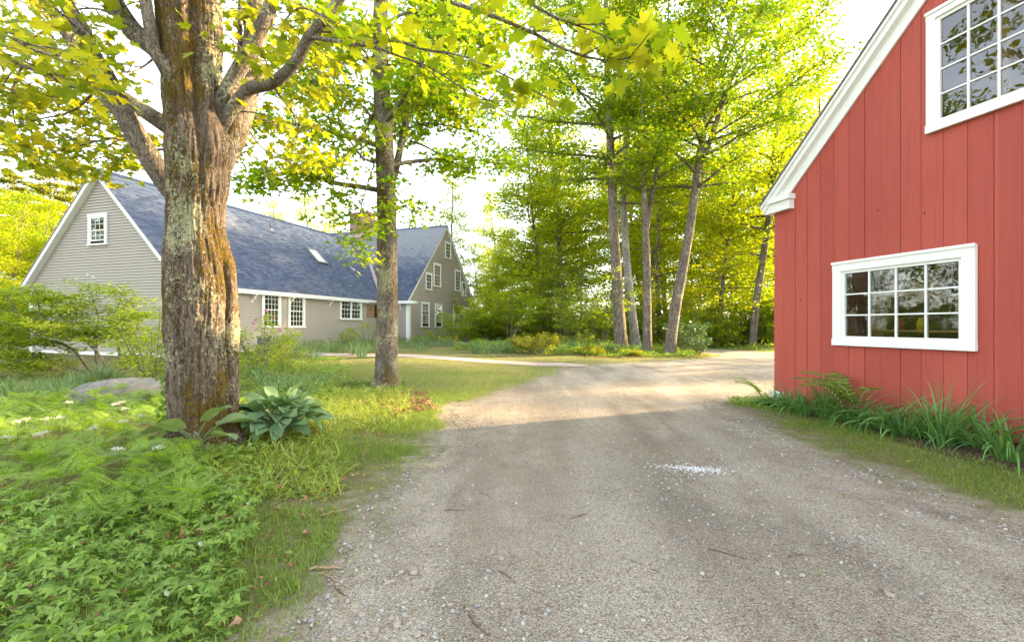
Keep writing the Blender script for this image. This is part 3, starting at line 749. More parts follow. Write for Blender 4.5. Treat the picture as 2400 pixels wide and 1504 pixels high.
def barn_window(r, cols, rows, cw, label):
    x0, x1, z0, z1 = r; mb = MB(); W, H = x1 - x0, z1 - z0
    mb.box(-0.0, W, -0.052, 0.0, H - cw, H).box(0, cw, -0.047, 0, 0.11, H - cw).box(W - cw, W, -0.047, 0, 0.11, H - cw).box(-0.004, W + 0.004, -0.062, 0, 0, 0.11)
    mb.box(-0.006, W + 0.006, -0.07, -0.052, H - 0.03, H + 0.012)
    o = mb.obj('window', M['trim'], barn, (x0, -0.012, z0)); o['label'] = label
    f = 0.045; s = MB(); a0, a1, c0, c1 = cw, W - cw, 0.11, H - cw
    s.box(a0, a1, -0.02, 0.035, c0, c0 + f).box(a0, a1, -0.02, 0.035, c1 - f, c1).box(a0, a0 + f, -0.019, 0.035, c0 + f, c1 - f).box(a1 - f, a1, -0.019, 0.035, c0 + f, c1 - f)
    s.obj('sash', M['trim'], o)
    m2 = MB(); ms = 0.026; px = (a1 - a0 - 2 * f) / cols; pz = (c1 - c0 - 2 * f) / rows
    for c in range(1, cols): x = a0 + f + px * c; m2.box(x - ms / 2, x + ms / 2, -0.012, 0.03, c0 + f, c1 - f)
    for rr in range(1, rows): z = c0 + f + pz * rr; m2.box(a0 + f, a1 - f, -0.009, 0.027, z - ms / 2 * 0.8, z + ms / 2 * 0.8)
    m2.obj('muntins', M['trim'], o)
    for c in range(cols):
        for rr in range(rows):
            xa, za = a0 + f + px * c + ms / 2 - 0.004, c0 + f + pz * rr + ms / 2 - 0.004; xb, zb_ = xa + px - ms + 0.008, za + pz - ms + 0.008
            tw = np.array([random.uniform(-1, 1) for _ in range(4)]) * 0.0016; pn = MB()
            pn.add([(xa, 0.008 + tw[0], za), (xb, 0.008 + tw[1], za), (xb, 0.008 + tw[2], zb_), (xa, 0.008 + tw[3], zb_)], [(0, 1, 2, 3)]); pn.obj('pane', M['glass'], o)
barn_window(W_LO, 4, 3, 0.15, 'twelve-pane window low in the wall')
barn_window(W_UP, 4, 4, 0.11, 'sixteen-pane window high in the gable')
# ------------------------------------------------------------------ trees
def leaf_tpl(kind):
    if kind == 'maple':
        h = [(0.0, 0.0), (0.20, -0.06), (0.40, 0.04), (0.29, 0.20), (0.46, 0.27), (0.57, 0.56), (0.36, 0.50), (0.22, 0.52), (0.25, 0.74), (0.12, 0.72), (0.0, 1.0)]
        pts = h + [(-x, y) for x, y in h[-2:0:-1]]
        V = [(x, y - 0.0, 0.16 * abs(x) - 0.10 * y * y) for x, y in pts] + [(0, 0.34, -0.01)]
        n = len(pts); F = np.array([(i, (i + 1) % n, n) for i in range(n)])
        return np.array(V), F
    if kind == 'three':
        V = [(0, 0, 0), (0.46, 0.28, 0.08), (0.17, 0.5, 0.02), (0, 1, -0.08), (-0.46, 0.28, 0.08), (-0.17, 0.5, 0.02)]
        return np.array(V), np.array([(0, 1, 2), (0, 2, 3), (0, 3, 5), (0, 5, 4)])
    if kind == 'oval':
        V = [(0, 0, 0), (0.26, 0.3, 0.05), (0.2, 0.7, 0.03), (0, 1, -0.07), (-0.26, 0.3, 0.05), (-0.2, 0.7, 0.03)]
        return np.array(V), [np.array([(0, 1, 2, 3), (0, 3, 5, 4)])]
    if kind == 'needle':
        V = [(0, 0, 0), (0.10, 0.5, 0.02), (0, 1, -0.05), (-0.10, 0.5, 0.02)]
        return np.array(V), np.array([(0, 1, 2), (0, 2, 3)])
    V = [(0, 0, 0), (0.34, 0.45, 0.06), (0, 1, -0.06), (-0.34, 0.45, 0.06)]
    return np.array(V), np.array([(0, 1, 2), (0, 2, 3)])

class Leaves:
    def __init__(s): s.p = []; s.d = []
    def along(s, path, n, spread, vert, r, t0=0.15, droop=0.25, outv=None):
        Pp = np.asarray(path); n = int(n)
        if n < 1: return
        u = r.uniform(t0, 1.0, n) * (len(Pp) - 1); i = np.minimum(u.astype(int), len(Pp) - 2); f = (u - i)[:, None]
        p = Pp[i] * (1 - f) + Pp[i + 1] * f
        tan = Pp[i + 1] - Pp[i]; tan /= np.linalg.norm(tan, axis=1, keepdims=True) + 1e-9
        off = np.stack([r.normal(0, spread, n), r.normal(0, spread, n), r.normal(-vert * 0.3, vert, n)], -1)
        s.p.append(p + off)
        dv = off / (np.linalg.norm(off, axis=1, keepdims=True) + 1e-9) * 0.8 + tan * 0.5 + r.normal(0, 0.25, (n, 3)); dv[:, 2] -= droop
        s.d.append(dv)
    def mesh(s, mb, kind, size, tilt, r, var=0.28, mat=0):
        if not s.p: return
        p = np.concatenate(s.p); d = np.concatenate(s.d); n = len(p)
        ax, ay, az = rand_frames(n, d, tilt, r); T, F = leaf_tpl(kind)
        sc = size * np.clip(r.normal(1, var, n), 0.45, 1.6)
        scatter(mb, T, F, p, ax, ay, az, np.stack([sc, sc, sc], -1), mat)

def bend_path(p0, d0, length, n, up, wander, r, droop=0.0):
    """a wandering path: direction pulled towards `up` slope, then drooping"""
    d = np.asarray(d0, float); d = d / np.linalg.norm(d); p = np.asarray(p0, float); out = [p]
    for k in range(n):
        t = (k + 1) / n
        d = d + r.normal(0, wander, 3) * 0.5; d[2] += (up - d[2]) * 0.18 - droop * t * 0.12; d = d / np.linalg.norm(d)
        p = p + d * length / n; out.append(p)
    return np.array(out)

def foliate(wood, lv, path, rad, r, dens=26, gap=0.38, sub=0.9, spread=0.15, vert=0.09, t0=0.2, flat=0.25, droop=0.15, sub2=True, wr=0.012, mat=0):
    """side shoots with leaves along a limb"""
    Pp = np.asarray(path); seg = np.linalg.norm(np.diff(Pp, axis=0), axis=1); Ltot = seg.sum()
    n = max(2, int(Ltot * (1 - t0) / gap)); side = 1 if r.random() < 0.5 else -1
    for k in range(n):
        t = t0 + (1 - t0) * (k + r.uniform(0.2, 0.8)) / n; u = t * (len(Pp) - 1); i = min(int(u), len(Pp) - 2); f = u - i
        p = Pp[i] * (1 - f) + Pp[i + 1] * f; tan = Pp[i + 1] - Pp[i]; tan = tan / (np.linalg.norm(tan) + 1e-9)
        hz = np.cross(tan, (0, 0, 1)); nh = np.linalg.norm(hz)
        hz = hz / nh if nh > 0.15 else np.array([cos(k * 2.4), sin(k * 2.4), 0])
        if nh <= 0.45:
            a = r.uniform(0, 2 * pi); hz = np.array([cos(a), sin(a), 0])
        side = -side; ang = radians(r.uniform(35, 65))
        d = tan * cos(ang) + hz * side * sin(ang); d[2] = d[2] * 0.6 + r.normal(flat * 0.2, 0.18)
        ln = sub * (1.15 - 0.55 * t) * r.uniform(0.6, 1.3)
        sp = bend_path(p, d, ln, 4, 0.02, 0.22, r, droop)
        wood.tube(sp, np.linspace(min(wr, rad * 0.7), 0.003, 5), 3, mat)
        lv.along(sp, dens * ln, spread, vert, r)
        if sub2 and ln > 0.45:
            for q in range(int(ln / 0.3)):
                j = r.integers(1, 4); d2 = sp[j + 1] - sp[j]; a = r.choice([-1, 1]) * r.uniform(0.6, 1.1)
                d2 = np.array([d2[0] * cos(a) - d2[1] * sin(a), d2[0] * sin(a) + d2[1] * cos(a), d2[2] - 0.02])
                s2 = bend_path(sp[j], d2, ln * r.uniform(0.3, 0.55), 3, 0.0, 0.25, r, droop)
                wood.tube(s2, np.linspace(0.006, 0.002, 4), 3, mat)
                lv.along(s2, dens * ln * 0.45, spread, vert, r)
    lv.along(Pp[-3:], dens * 0.8, spread, vert, r)

def trunk_tube(mb, path, rad, sides=14, mat=0, rough=0.05, seed=0, flare=0.35, zbase=None):
    """a trunk with root flare and an uneven round"""
    Pp, T, Nn, B = frames(path); a = np.arange(sides) * 2 * pi / sides; R = np.asarray(rad, float)
    z0 = Pp[0, 2] if zbase is None else zbase
    h = Pp[:, 2] - z0
    fl = 1 + flare * np.exp(-np.clip(h, 0, None) / (1.2 * R[0]))
    rr = R[:, None] * np.ones((1, sides))
    root = 1 + (fl[:, None] - 1) * (1 + 0.5 * np.cos(5 * a + seed)[None])
    nz = vnoise(np.stack([np.repeat(h, sides) * 1.3, np.tile(np.cos(a), len(h)) * 1.6 + seed, np.tile(np.sin(a), len(h)) * 1.6], -1), 1.0, seed)
    rr = rr * root * (1 + rough * nz.reshape(len(h), sides))
    V = Pp[:, None] + rr[..., None] * (Nn[:, None] * np.cos(a)[None, :, None] + B[:, None] * np.sin(a)[None, :, None])
    n = len(Pp); i = np.arange(n - 1)[:, None] * sides; j = np.arange(sides)[None]; k = (j + 1) % sides
    F = np.stack([i + j, i + k, i + sides + k, i + sides + j], -1).reshape(-1, 4)
    mb.add(V.reshape(-1, 3), F, mat, True)

M['bark'] = mat_bark('grey_bark', (0.165, 0.138, 0.105), (0.040, 0.032, 0.024), 0.18, 0.30, 14.0)
M['bark_far'] = mat_bark('forest_bark', (0.150, 0.130, 0.108), (0.055, 0.046, 0.038), 0.1, 0.2, 10.0, 0.6)
M['bark_pale'] = mat_bark('pale_mottled_bark', (0.24, 0.225, 0.20), (0.08, 0.07, 0.06), 0.15, 0.55)
M['twig'] = mat_paint('twig_bark', (0.15, 0.125, 0.10), 0.9, 0.3, 6)
M['leaf_a'] = mat_leaf('maple_leaf', [(0.062, 0.125, 0.010), (0.105, 0.175, 0.014), (0.165, 0.220, 0.020), (0.27, 0.26, 0.024)], 0.60, (2.15, 2.25, 0.42))
M['leaf_b'] = mat_leaf('forest_leaf', [(0.085, 0.150, 0.010), (0.145, 0.205, 0.014), (0.23, 0.255, 0.018), (0.32, 0.28, 0.022)], 0.62, (2.15, 2.25, 0.42))
M['leaf_c'] = mat_leaf('undergrowth_leaf', [(0.105, 0.185, 0.014), (0.165, 0.235, 0.018), (0.25, 0.285, 0.024)], 0.64, (2.4, 2.3, 0.42))
M['leaf_hem'] = mat_leaf('hemlock_needle', [(0.045, 0.090, 0.018), (0.080, 0.135, 0.024), (0.13, 0.185, 0.032)], 0.4)
M['leaf_pine'] = mat_leaf('pine_needle', [(0.12, 0.150, 0.020), (0.20, 0.215, 0.026), (0.30, 0.27, 0.034)], 0.55)

def forest_tree(seed, H=18.0, r0=0.22, hb=4.0, cr=4.0, nl=26, dens=24, leaf=0.16, gap=0.55, sub=1.2, path=None, forks=(), lk='simple', spread=0.26, vert=0.15, tilt=0.5, low=0.55, sides=10, wr=0.02, barkoff=0.05):
    """wood mesh and crown mesh of a woodland tree standing at the origin"""
    r = np.random.default_rng(seed); wood = MB(); lv = Leaves()
    if path is None:
        path = [(0, 0, -0.2)]; d = np.array([r.normal(0, 0.03), r.normal(0, 0.03), 1.0])
        for k in range(8): d[:2] += r.normal(0, 0.025, 2); path.append(tuple(np.array(path[-1]) + d * (H + 0.2) / 8))
    tp = spline(path, 26); t = np.linspace(0, 1, 26); Htot = tp[-1, 2]
    rad = r0 * (1 - 0.86 * t) ** 0.9 + 0.012
    trunk_tube(wood, tp, rad, sides, 0, barkoff, seed % 50)
    stems = [(tp, rad)]
    for fk, fr in forks:
        fp = spline(fk, 16); frd = fr * (1 - 0.8 * np.linspace(0, 1, 16)); trunk_tube(wood, fp, frd, max(6, sides - 2), 0, barkoff, seed % 50 + 3, 0.0); stems.append((fp, frd))
    for si, (sp, sr) in enumerate(stems):
        zz = sp[:, 2]; lo = max(hb, zz[0] + 0.4); nn = nl if si == 0 else int(nl * 0.7 * (zz[-1] - lo) / max(1, Htot - hb))
        for k in range(max(nn, 2)):
            x = (k + r.uniform(0, 0.9)) / max(nn, 2); h = lo + (zz[-1] - lo) * 0.97 * x
            i = min(np.searchsorted(zz, h), len(zz) - 1); p = sp[i]; rr = sr[i]
            Ln = cr * (low + (1 - low) * sin(pi * min(1, x * 1.15) ** 0.8)) * (1.0 - 0.45 * x ** 3) * r.uniform(0.65, 1.15)
            az = k * 2.4 + r.uniform(-0.5, 0.5) + si; el = radians(12 + 45 * x + r.uniform(-12, 12))
            d = np.array([cos(az) * cos(el), sin(az) * cos(el), sin(el)])
            lp = bend_path(p, d, Ln, 7, 0.12, 0.16, r, 0.1)
            wood.tube(lp, np.linspace(min(rr * 0.5, 0.085), 0.010, 8), 5)
            foliate(wood, lv, lp, 0.05, r, dens, gap, sub * (0.6 + 0.12 * Ln), spread, vert, 0.22, sub2=False, wr=wr)
    crown = MB(); lv.mesh(crown, lk, leaf, tilt, r)
    return wood.mesh('trunk'), crown.mesh('crown')

def plant_tree(name, meshes, loc, label, group=None, rz=0, sc=1.0, mats=None, cat='tree'):
    o = empty(name, loc, rz); o.scale = (sc, sc, sc); tag(o, label, cat, group)
    mkobj('trunk', meshes[0], mats[0], o); mkobj('crown', meshes[1], mats[1], o)
    return o

def gp(px, Y):
    x = (px - 1200) / FPX * Y; return (x, Y, g1(x, Y))

# ---- the group of maples at the bend of the drive
def rel(base, pts):
    """path through pixels (px, py, depth), relative to the tree's base"""
    return [tuple(P(*q) - base) for q in pts]
def grove_tree(px, Y, pts, label, seed, r0, hb, cr, nl, forks=(), mat='bark', dens=75, **kw):
    b = np.array(gp(px, Y)); path = [(0, 0, -0.25)] + rel(b, pts)
    fk = [(rel(b, f), fr) for f, fr in forks]
    ms = forest_tree(seed, path=path, forks=fk, r0=r0, hb=hb, cr=cr, nl=nl, dens=dens, leaf=0.16, lk='three', sides=14, gap=0.42, spread=0.3, vert=0.16, **kw)
    return plant_tree('maple_tree', ms, b, label, 'maples at the bend of the drive', mats=(M[mat], M['leaf_a']))
grove_tree(1456, 24.0, [(1450, 720, 24), (1440, 560, 24), (1431, 350, 24), (1424, 200, 24), (1420, 0, 24), (1416, -220, 24)], 'thick grey maple, the broadest trunk at the bend of the drive', 11, 0.33, 7.0, 7.4, 36)
grove_tree(1492, 26.5, [(1482, 740, 26.5), (1468, 600, 26.5), (1462, 450, 26.6), (1472, 250, 26.7), (1480, 0, 27), (1484, -160, 27)], 'pale lichen-mottled maple standing right behind the broadest trunk', 12, 0.28, 8.5, 4.8, 16, mat='bark_pale')
grove_tree(1517, 23.2, [(1517, 720, 23.2), (1515, 600, 23.2), (1513, 540, 23.2), (1509, 430, 23.2), (1500, 330, 23.1), (1508, 230, 23.1), (1490, 90, 23), (1480, -100, 23)], 'straight maple forking into two stems high above the drive', 13, 0.22, 7.2, 4.8, 26,
           forks=[([(1514, 545, 23.2), (1530, 450, 23.3), (1545, 360, 23.5), (1550, 270, 23.6), (1565, 60, 23.8), (1570, -80, 24)], 0.14)])
grove_tree(1566, 22.8, [(1582, 730, 22.8), (1602, 620, 22.7), (1622, 500, 22.6), (1636, 390, 22.5), (1655, 280, 22.4), (1678, 180, 22.3), (1712, 60, 22.2), (1740, -80, 22)], 'maple leaning hard to the right with a forked top', 14, 0.27, 7.2, 6.4, 32,
           forks=[([(1632, 410, 22.5), (1668, 320, 22.6), (1705, 210, 22.7), (1745, 110, 22.8), (1795, 0, 23), (1840, -110, 23)], 0.16)])

# ---- woodland behind
TT = [forest_tree(100 + k, H=h, r0=r_, hb=hb, cr=cr, nl=nl, dens=de, gap=0.45, leaf=lf, spread=0.42, vert=0.24) for k, (h, r_, hb, cr, nl, de, lf) in enumerate([
    (19, 0.22, 2.6, 4.2, 46, 85, 0.20), (21, 0.19, 3.6, 3.6, 46, 80, 0.20), (16, 0.15, 1.8, 3.8, 42, 95, 0.18), (20, 0.23, 5.0, 4.6, 42, 70, 0.20)])]
FM = (M['bark_far'], M['leaf_b'])
def wood_tree(px, Y, k, sc, label, group, rz=None):
    return plant_tree('forest_tree', TT[k], gp(px, Y), label, group, rz if rz is not None else random.uniform(0, 6.28), sc, FM)
# tall ones right of the house gap
far_spots = []
rr_ = np.random.default_rng(5)
for row, (Y, n) in enumerate(((33, 2), (39, 4), (47, 7), (57, 9), (72, 11))):
    for k in range(n):
        px = (1290 if Y < 60 else 1120) + (1980 - (1290 if Y < 60 else 1120)) * (k + rr_.uniform(0.1, 0.9)) / n
        far_spots.append((px, Y + rr_.uniform(-2.5, 2.5), int(rr_.integers(0, 4)), rr_.uniform(0.9, 1.2)))
for px, Y, k, sc in far_spots:
    if Y < 34 and px < 1640: continue
    wood_tree(px, Y, k, sc, 'tall slender forest tree in the sunlit woods behind the drive', 'trees of the woods behind the drive')
wood_tree(1762, 30.0, 3, 1.05, 'straight grey forest trunk nearest the corner of the barn', None, 0.4)
wood_tree(1268, 36.0, 2, 1.05, 'thin forest tree with a bare lower trunk behind the dark hemlock', None, 1.0)
for px, Y, k, sc, lab in ((1062, 47, 1, 0.80, 'tall narrow tree rising behind the right end of the house roof'), (655, 58, 0, 0.86, 'rounded tree behind the roof ridge, near the vent pipe'),
                     (745, 55, 2, 1.02, 'yellow-green tree behind the roof ridge beside the chimney'), (800, 60, 0, 0.86, 'tree behind the chimney, half hidden by it'),
                     (1005, 62, 2, 0.8, 'small tree behind the main roof ridge'), (580, 62, 2, 0.9, 'tree behind the roof ridge, next to the old maple trunk')):
    wood_tree(px, Y, k, sc, lab, None)
for px, Y, k, sc in ((1125, 50, 2, 0.58), (1160, 44, 2, 0.52), (1205, 42, 2, 0.60), (1245, 46, 2, 0.66), (1180, 56, 0, 0.62), (1140, 60, 3, 0.55)):
    wood_tree(px, Y, k, sc, 'low young tree in the gap between the house and the hemlock', 'low trees beside the house end')
for px, Y, k, sc in ((20, 33, 2, 0.66), (90, 36, 2, 0.66), (150, 38, 0, 0.55), (60, 40, 0, 0.62), (-60, 30, 0, 0.66), (-160, 27, 1, 0.7), (190, 44, 2, 0.7), (-10, 42, 1, 0.6)):
    wood_tree(px, Y, k, sc, 'leafy yellow-green tree beyond the left end of the house', 'leafy trees beyond the left end of the house')
# trees beyond the barn that shade the drive
for x, y, k, sc in SHADE if 'SHADE' in globals() else ((24, 25, 3, 1.0), (33, 19, 3, 1.0), (38, 28, 3, 1.1), (34, 12, 2, 0.9)):
    plant_tree('forest_tree', TT[k], (x, y, g1(x, y)), 'forest tree growing beyond the barn', 'trees beyond the barn', random.uniform(0, 6.28), sc, FM)

for x, y, k, sc in ((-36, 14, 0, 0.9), (-40, 20, 2, 1.0), (-44, 9, 0, 0.9), (-41, 27, 2, 0.9)):
    plant_tree('forest_tree', TT[k], (x, y, g1(x, y)), 'forest tree outside the left edge of the view', 'trees left of the view', random.uniform(0, 6.28), sc, FM)

# ---- conifers
def conifer(seed, H, r0, hb, cr, nl, lsize, dens, tiers=0.0, droop=0.5, spread=0.12, vert=0.05, lk='needle'):
    r = np.random.default_rng(seed); wood = MB(); lv = Leaves()
    tp = spline([(0, 0, -0.2), (r.normal(0, .1), r.normal(0, .1), H * 0.5), (0, 0, H)], 14)
    trunk_tube(wood, tp, r0 * (1 - 0.93 * np.linspace(0, 1, 14)), 8, 0, 0.04, seed % 40)
    for k in range(nl):
        x = (k + r.uniform(0, 0.8)) / nl; h = hb + (H - hb) * x; Ln = cr * (1 - x) ** 0.8 * r.uniform(0.7, 1.15) + 0.25
        az = k * 2.4 + r.uniform(-0.4, 0.4); d = np.array([cos(az), sin(az), r.uniform(0.05, 0.3)])
        lp = bend_path((0, 0, h), d, Ln, 6, 0.0, 0.12, r, droop)
        wood.tube(lp, np.linspace(0.04 * (1.1 - x), 0.006, 7), 4)
        foliate(wood, lv, lp, 0.03, r, dens, 0.30, 0.55 + 0.1 * Ln, spread, vert, 0.12, droop=droop, sub2=False, wr=0.01)
    crown = MB(); lv.mesh(crown, lk, lsize, 0.35, r)
    return wood.mesh('trunk'), crown.mesh('crown')
HEM = conifer(31, 8.5, 0.13, 0.7, 3.0, 52, 0.17, 110)
PINE = conifer(32, 17, 0.22, 3.0, 4.4, 56, 0.24, 130, spread=0.30, vert=0.10, droop=-0.1, lk='simple')
plant_tree('hemlock_tree', HEM, gp(1315, 28.5), 'dark drooping hemlock between the house and the maple trunks', sc=0.62, mats=(M['bark_far'], M['leaf_hem']))
plant_tree('hemlock_tree', HEM, gp(1362, 29.5), 'dark hemlock behind the thin-stemmed shrub', rz=2.0, sc=0.55, mats=(M['bark_far'], M['leaf_hem']))
plant_tree('hemlock_tree', HEM, gp(1800, 33.0), 'dark young hemlock at the edge of the woods beside the barn corner', rz=1.0, sc=0.5, mats=(M['bark_far'], M['leaf_hem']))
for px, Y, sc, rz, lab in ((115, 46, 1.0, 0.0, 'tall pine with wispy tiers behind the pale gable'), (200, 50, 1.08, 2.0, 'pine peeking over the gable peak'), (30, 44, 0.92, 4.0, 'pine near the left edge of the view, beyond the leafy trees')):
    plant_tree('pine_tree', PINE, gp(px, Y), lab, 'pines behind the left gable', rz, sc, (M['bark_far'], M['leaf_pine']))

# ---- young growth at the edge of the woods
def shrub(seed, H, R, stems, dens, leaf, lk='oval', bend=0.3, r0=0.025, gap=0.22, sub=0.5, spread=0.10, vert=0.06, spray=0.9, t0=0.3, tilt=0.45, base_r=0.15, wr=0.008):
    r = np.random.default_rng(seed); wood = MB(); lv = Leaves()
    for k in range(stems):
        az = k * 2.4 + r.uniform(-0.5, 0.5); q = r.uniform(0.25, 1) ** 0.6
        b = np.array([cos(az) * base_r * r.uniform(0.2, 1), sin(az) * base_r * r.uniform(0.2, 1), -0.05])
        d = np.array([cos(az) * R * q, sin(az) * R * q, H * r.uniform(0.75, 1.05) * (1.15 - 0.35 * q)])
        lp = bend_path(b, d + (0, 0, H * bend), np.linalg.norm(d), 8, d[2] / np.linalg.norm(d) * 0.5, 0.12, r, 0.12)
        wood.tube(lp, np.linspace(r0 * r.uniform(0.6, 1.2), 0.004, 9), 5)
        foliate(wood, lv, lp, r0, r, dens, gap, sub, spread, vert, t0, wr=wr, sub2=sub > 0.35, droop=0.1)
    crown = MB(); lv.mesh(crown, lk, leaf, tilt, r)
    return wood.mesh('stems'), crown.mesh('foliage')
def plant_shrub(name, ms, loc, label, group=None, rz=0, sc=1.0, mats=None, cat='shrub'):
    o = empty(name, loc, rz); o.scale = (sc, sc, sc); tag(o, label, cat, group)
    mkobj('stems', ms[0], mats[0], o); mkobj('foliage', ms[1], mats[1], o); return o
SAP = [shrub(41, 4.2, 1.7, 5, 30, 0.17, 'oval', gap=0.35, sub=0.8, spread=0.16, t0=0.1), shrub(42, 2.6, 1.5, 6, 34, 0.15, 'oval', gap=0.3, sub=0.6, spread=0.14, t0=0.05)]
r5 = np.random.default_rng(77)
for k in range(46):
    px = 1590 + 270 * r5.uniform(); Y = r5.uniform(29.5, 36)
    plant_shrub('sapling', SAP[k % 2], gp(px, Y), 'leafy sapling in the green thicket at the edge of the woods', 'saplings at the edge of the woods', r5.uniform(0, 6.28), r5.uniform(0.75, 1.15), (M['twig'], M['leaf_c'] if k % 3 else M['leaf_b']), 'sapling')
for k in range(40):
    px = 1115 + 490 * r5.uniform(); Y = r5.uniform(33, 46)
    plant_shrub('sapling', SAP[k % 2], gp(px, Y), 'leafy sapling in the undergrowth behind the hemlock and maples', 'saplings in the undergrowth', r5.uniform(0, 6.28), r5.uniform(0.8, 1.4), (M['twig'], M['leaf_c'] if k % 2 else M['leaf_b']), 'sapling')
for k in range(16):
    px = 1120 + 310 * r5.uniform(); Y = r5.uniform(28.5, 32)
    plant_shrub('sapling', SAP[k % 2], gp(px, Y), 'leafy sapling among the shrubs between the house and the maples', 'saplings between house and maples', r5.uniform(0, 6.28), r5.uniform(0.6, 0.95), (M['twig'], M['leaf_b']), 'sapling')
for k in range(22):
    px = -120 + 280 * r5.uniform(); Y = r5.uniform(26, 33)
    plant_shrub('sapling', SAP[k % 2], gp(px, Y), 'leafy sapling beyond the left end of the house', 'saplings beyond the house', r5.uniform(0, 6.28), r5.uniform(0.8, 1.3), (M['twig'], M['leaf_c']), 'sapling')
# ------------------------------------------------------------------ the old maple and the slimmer maple beside it
M['bark_hero'] = mat_bark('old_maple_bark', (0.165, 0.128, 0.090), (0.035, 0.026, 0.018), 0.86, 0.74, 20.0, 1.0, warm=(0.17, 0.110, 0.066))
M['bark_limb'] = mat_bark('maple_limb_bark', (0.165, 0.142, 0.110), (0.055, 0.045, 0.034), 0.35, 0.55, 22.0, 0.8)
M['bark_mid'] = mat_bark('young_maple_bark', (0.165, 0.140, 0.106), (0.034, 0.028, 0.020), 0.66, 0.66, 20.0, 1.0)
M['leaf_hero'] = mat_leaf('young_maple_leaf', [(0.075, 0.125, 0.012), (0.130, 0.185, 0.018), (0.20, 0.235, 0.022), (0.28, 0.27, 0.026)], 0.55, (2.0, 1.8, 0.5))

HB = G(472, 1040); HY = HB[1]
sil = np.array([(1075, 380, 580), (1040, 392, 566), (1000, 398, 556), (950, 393, 562), (900, 388, 562), (850, 388, 561), (760, 379, 564), (680, 377, 564), (620, 379, 556), (580, 382, 546),
                (540, 386, 534), (480, 387, 533), (440, 389, 540), (400, 388, 545), (350, 385, 546), (300, 382, 536), (240, 380, 524), (150, 374, 522), (60, 366, 524), (0, 360, 522), (-150, 362, 512), (-330, 366, 500), (-560, 385, 485)], float)
def hero_trunk():
    zs = CAM_H + (HORIZ - sil[:, 0]) / FPX * HY; cx = (sil[:, 1] + sil[:, 2]) / 2; hw = (sil[:, 2] - sil[:, 1]) / 2 / FPX * HY * 0.80
    n = 300; z = np.concatenate([np.linspace(zs[0] - 0.05, 5.7, 230), np.linspace(5.75, zs[-1], 20)])
    c = np.interp(z, zs, cx); R = np.interp(z, zs, hw)
    k = np.ones(9) / 9
    R = np.convolve(np.pad(R, 4, 'edge'), k, 'valid'); c = np.convolve(np.pad(c, 4, 'edge'), k, 'valid')
    X = (c - 1200) / FPX * HY; na = 190; ph = np.arange(na) * 2 * pi / na
    f = np.array([-X.mean(), -HY]); f /= np.linalg.norm(f); s = np.array([-f[1], f[0]])              # towards the camera, to the right of the picture
    Zg, PHg = np.meshgrid(z, ph, indexing='ij'); rr = R[:, None] * np.ones((1, na))
    h = Zg - zs[1]
    wig = 0.05 * np.sin(Zg * 3.1) + 0.03 * np.sin(Zg * 7.3 + 1)
    def dang(a): return (PHg - a + pi) % (2 * pi) - pi
    env = smooth(0.0, 0.25, h) * (1 - smooth(1.9, 2.55, h))
    rr *= 1 - 0.26 * env * np.exp(-(dang(radians(48) + wig) / 0.085) ** 2)                              # open seam on the right
    rr *= 1 + 0.05 * env * np.exp(-(dang(radians(82)) / 0.33) ** 2)
    env2 = smooth(0.75, 1.0, h) * (1 - smooth(2.0, 2.5, h))
    rr *= 1 - 0.12 * env2 * np.exp(-(dang(radians(-37) + wig) / 0.07) ** 2)
    env3 = smooth(2.9, 3.6, h)
    rr *= 1 - 0.30 * env3 * np.exp(-(dang(radians(4) + wig) / 0.20) ** 2)
    rr *= 1 + (0.30 * np.exp(-np.clip(h, 0, 9) / 0.20)) * (0.6 + 0.6 * np.cos(5 * PHg + 0.6))
    q = np.stack([np.cos(PHg).ravel(), np.sin(PHg).ravel(), Zg.ravel()], -1)
    big = vnoise(q * (1.6, 1.6, 0.8), 1.0, 21).reshape(rr.shape); mid = vnoise(q * (7, 7, 2.6), 1.0, 22).reshape(rr.shape)
    rid = 1 - np.abs(vnoise(q * (15, 15, 2.2) + mid.reshape(-1, 1) * 0.5, 1.0, 23).reshape(rr.shape)); rid2 = 1 - np.abs(vnoise(q * (30, 30, 6), 1.0, 24).reshape(rr.shape))
    rr = rr * (1 + 0.035 * big) + 0.014 * mid + 0.028 * (rid ** 2 - 0.6) + 0.012 * (rid2 - 0.6)
    V = np.stack([X[:, None] + rr * (f[0] * np.cos(PHg) + s[0] * np.sin(PHg)), HY + 0.92 * rr * (f[1] * np.cos(PHg) + s[1] * np.sin(PHg)), Zg], -1)
    nz = len(z); i = np.arange(nz - 1)[:, None] * na; j = np.arange(na)[None]; kk = (j + 1) % na
    F = np.stack([i + j, i + kk, i + na + kk, i + na + j], -1).reshape(-1, 4)
    mb = MB(); mb.add(V.reshape(-1, 3) - HB, F, 0, True); return mb
maple = empty('maple_tree', HB)
tag(maple, 'old maple with a massive mossy, lichen-spotted trunk and spreading limbs', 'tree')
hero_trunk().obj('trunk', M['bark_hero'], maple)
r4 = np.random.default_rng(40)
twigs = MB(); hl = Leaves(); hl2 = Leaves(); hl3 = Leaves()
def limb(tree, base, pts, ra, rb, n=22, sides=12, mat='bark_limb', name='limb', rough=0.10):
    p = spline([P(*q) for q in pts], n) - base; rd = np.linspace(ra, rb, n) ** 1.0
    mb = MB(); trunk_tube(mb, p, rd, sides, 0, rough, len(pts) + int(ra * 1000) % 17, 0.0); mb.obj(name, M[mat], tree); return p
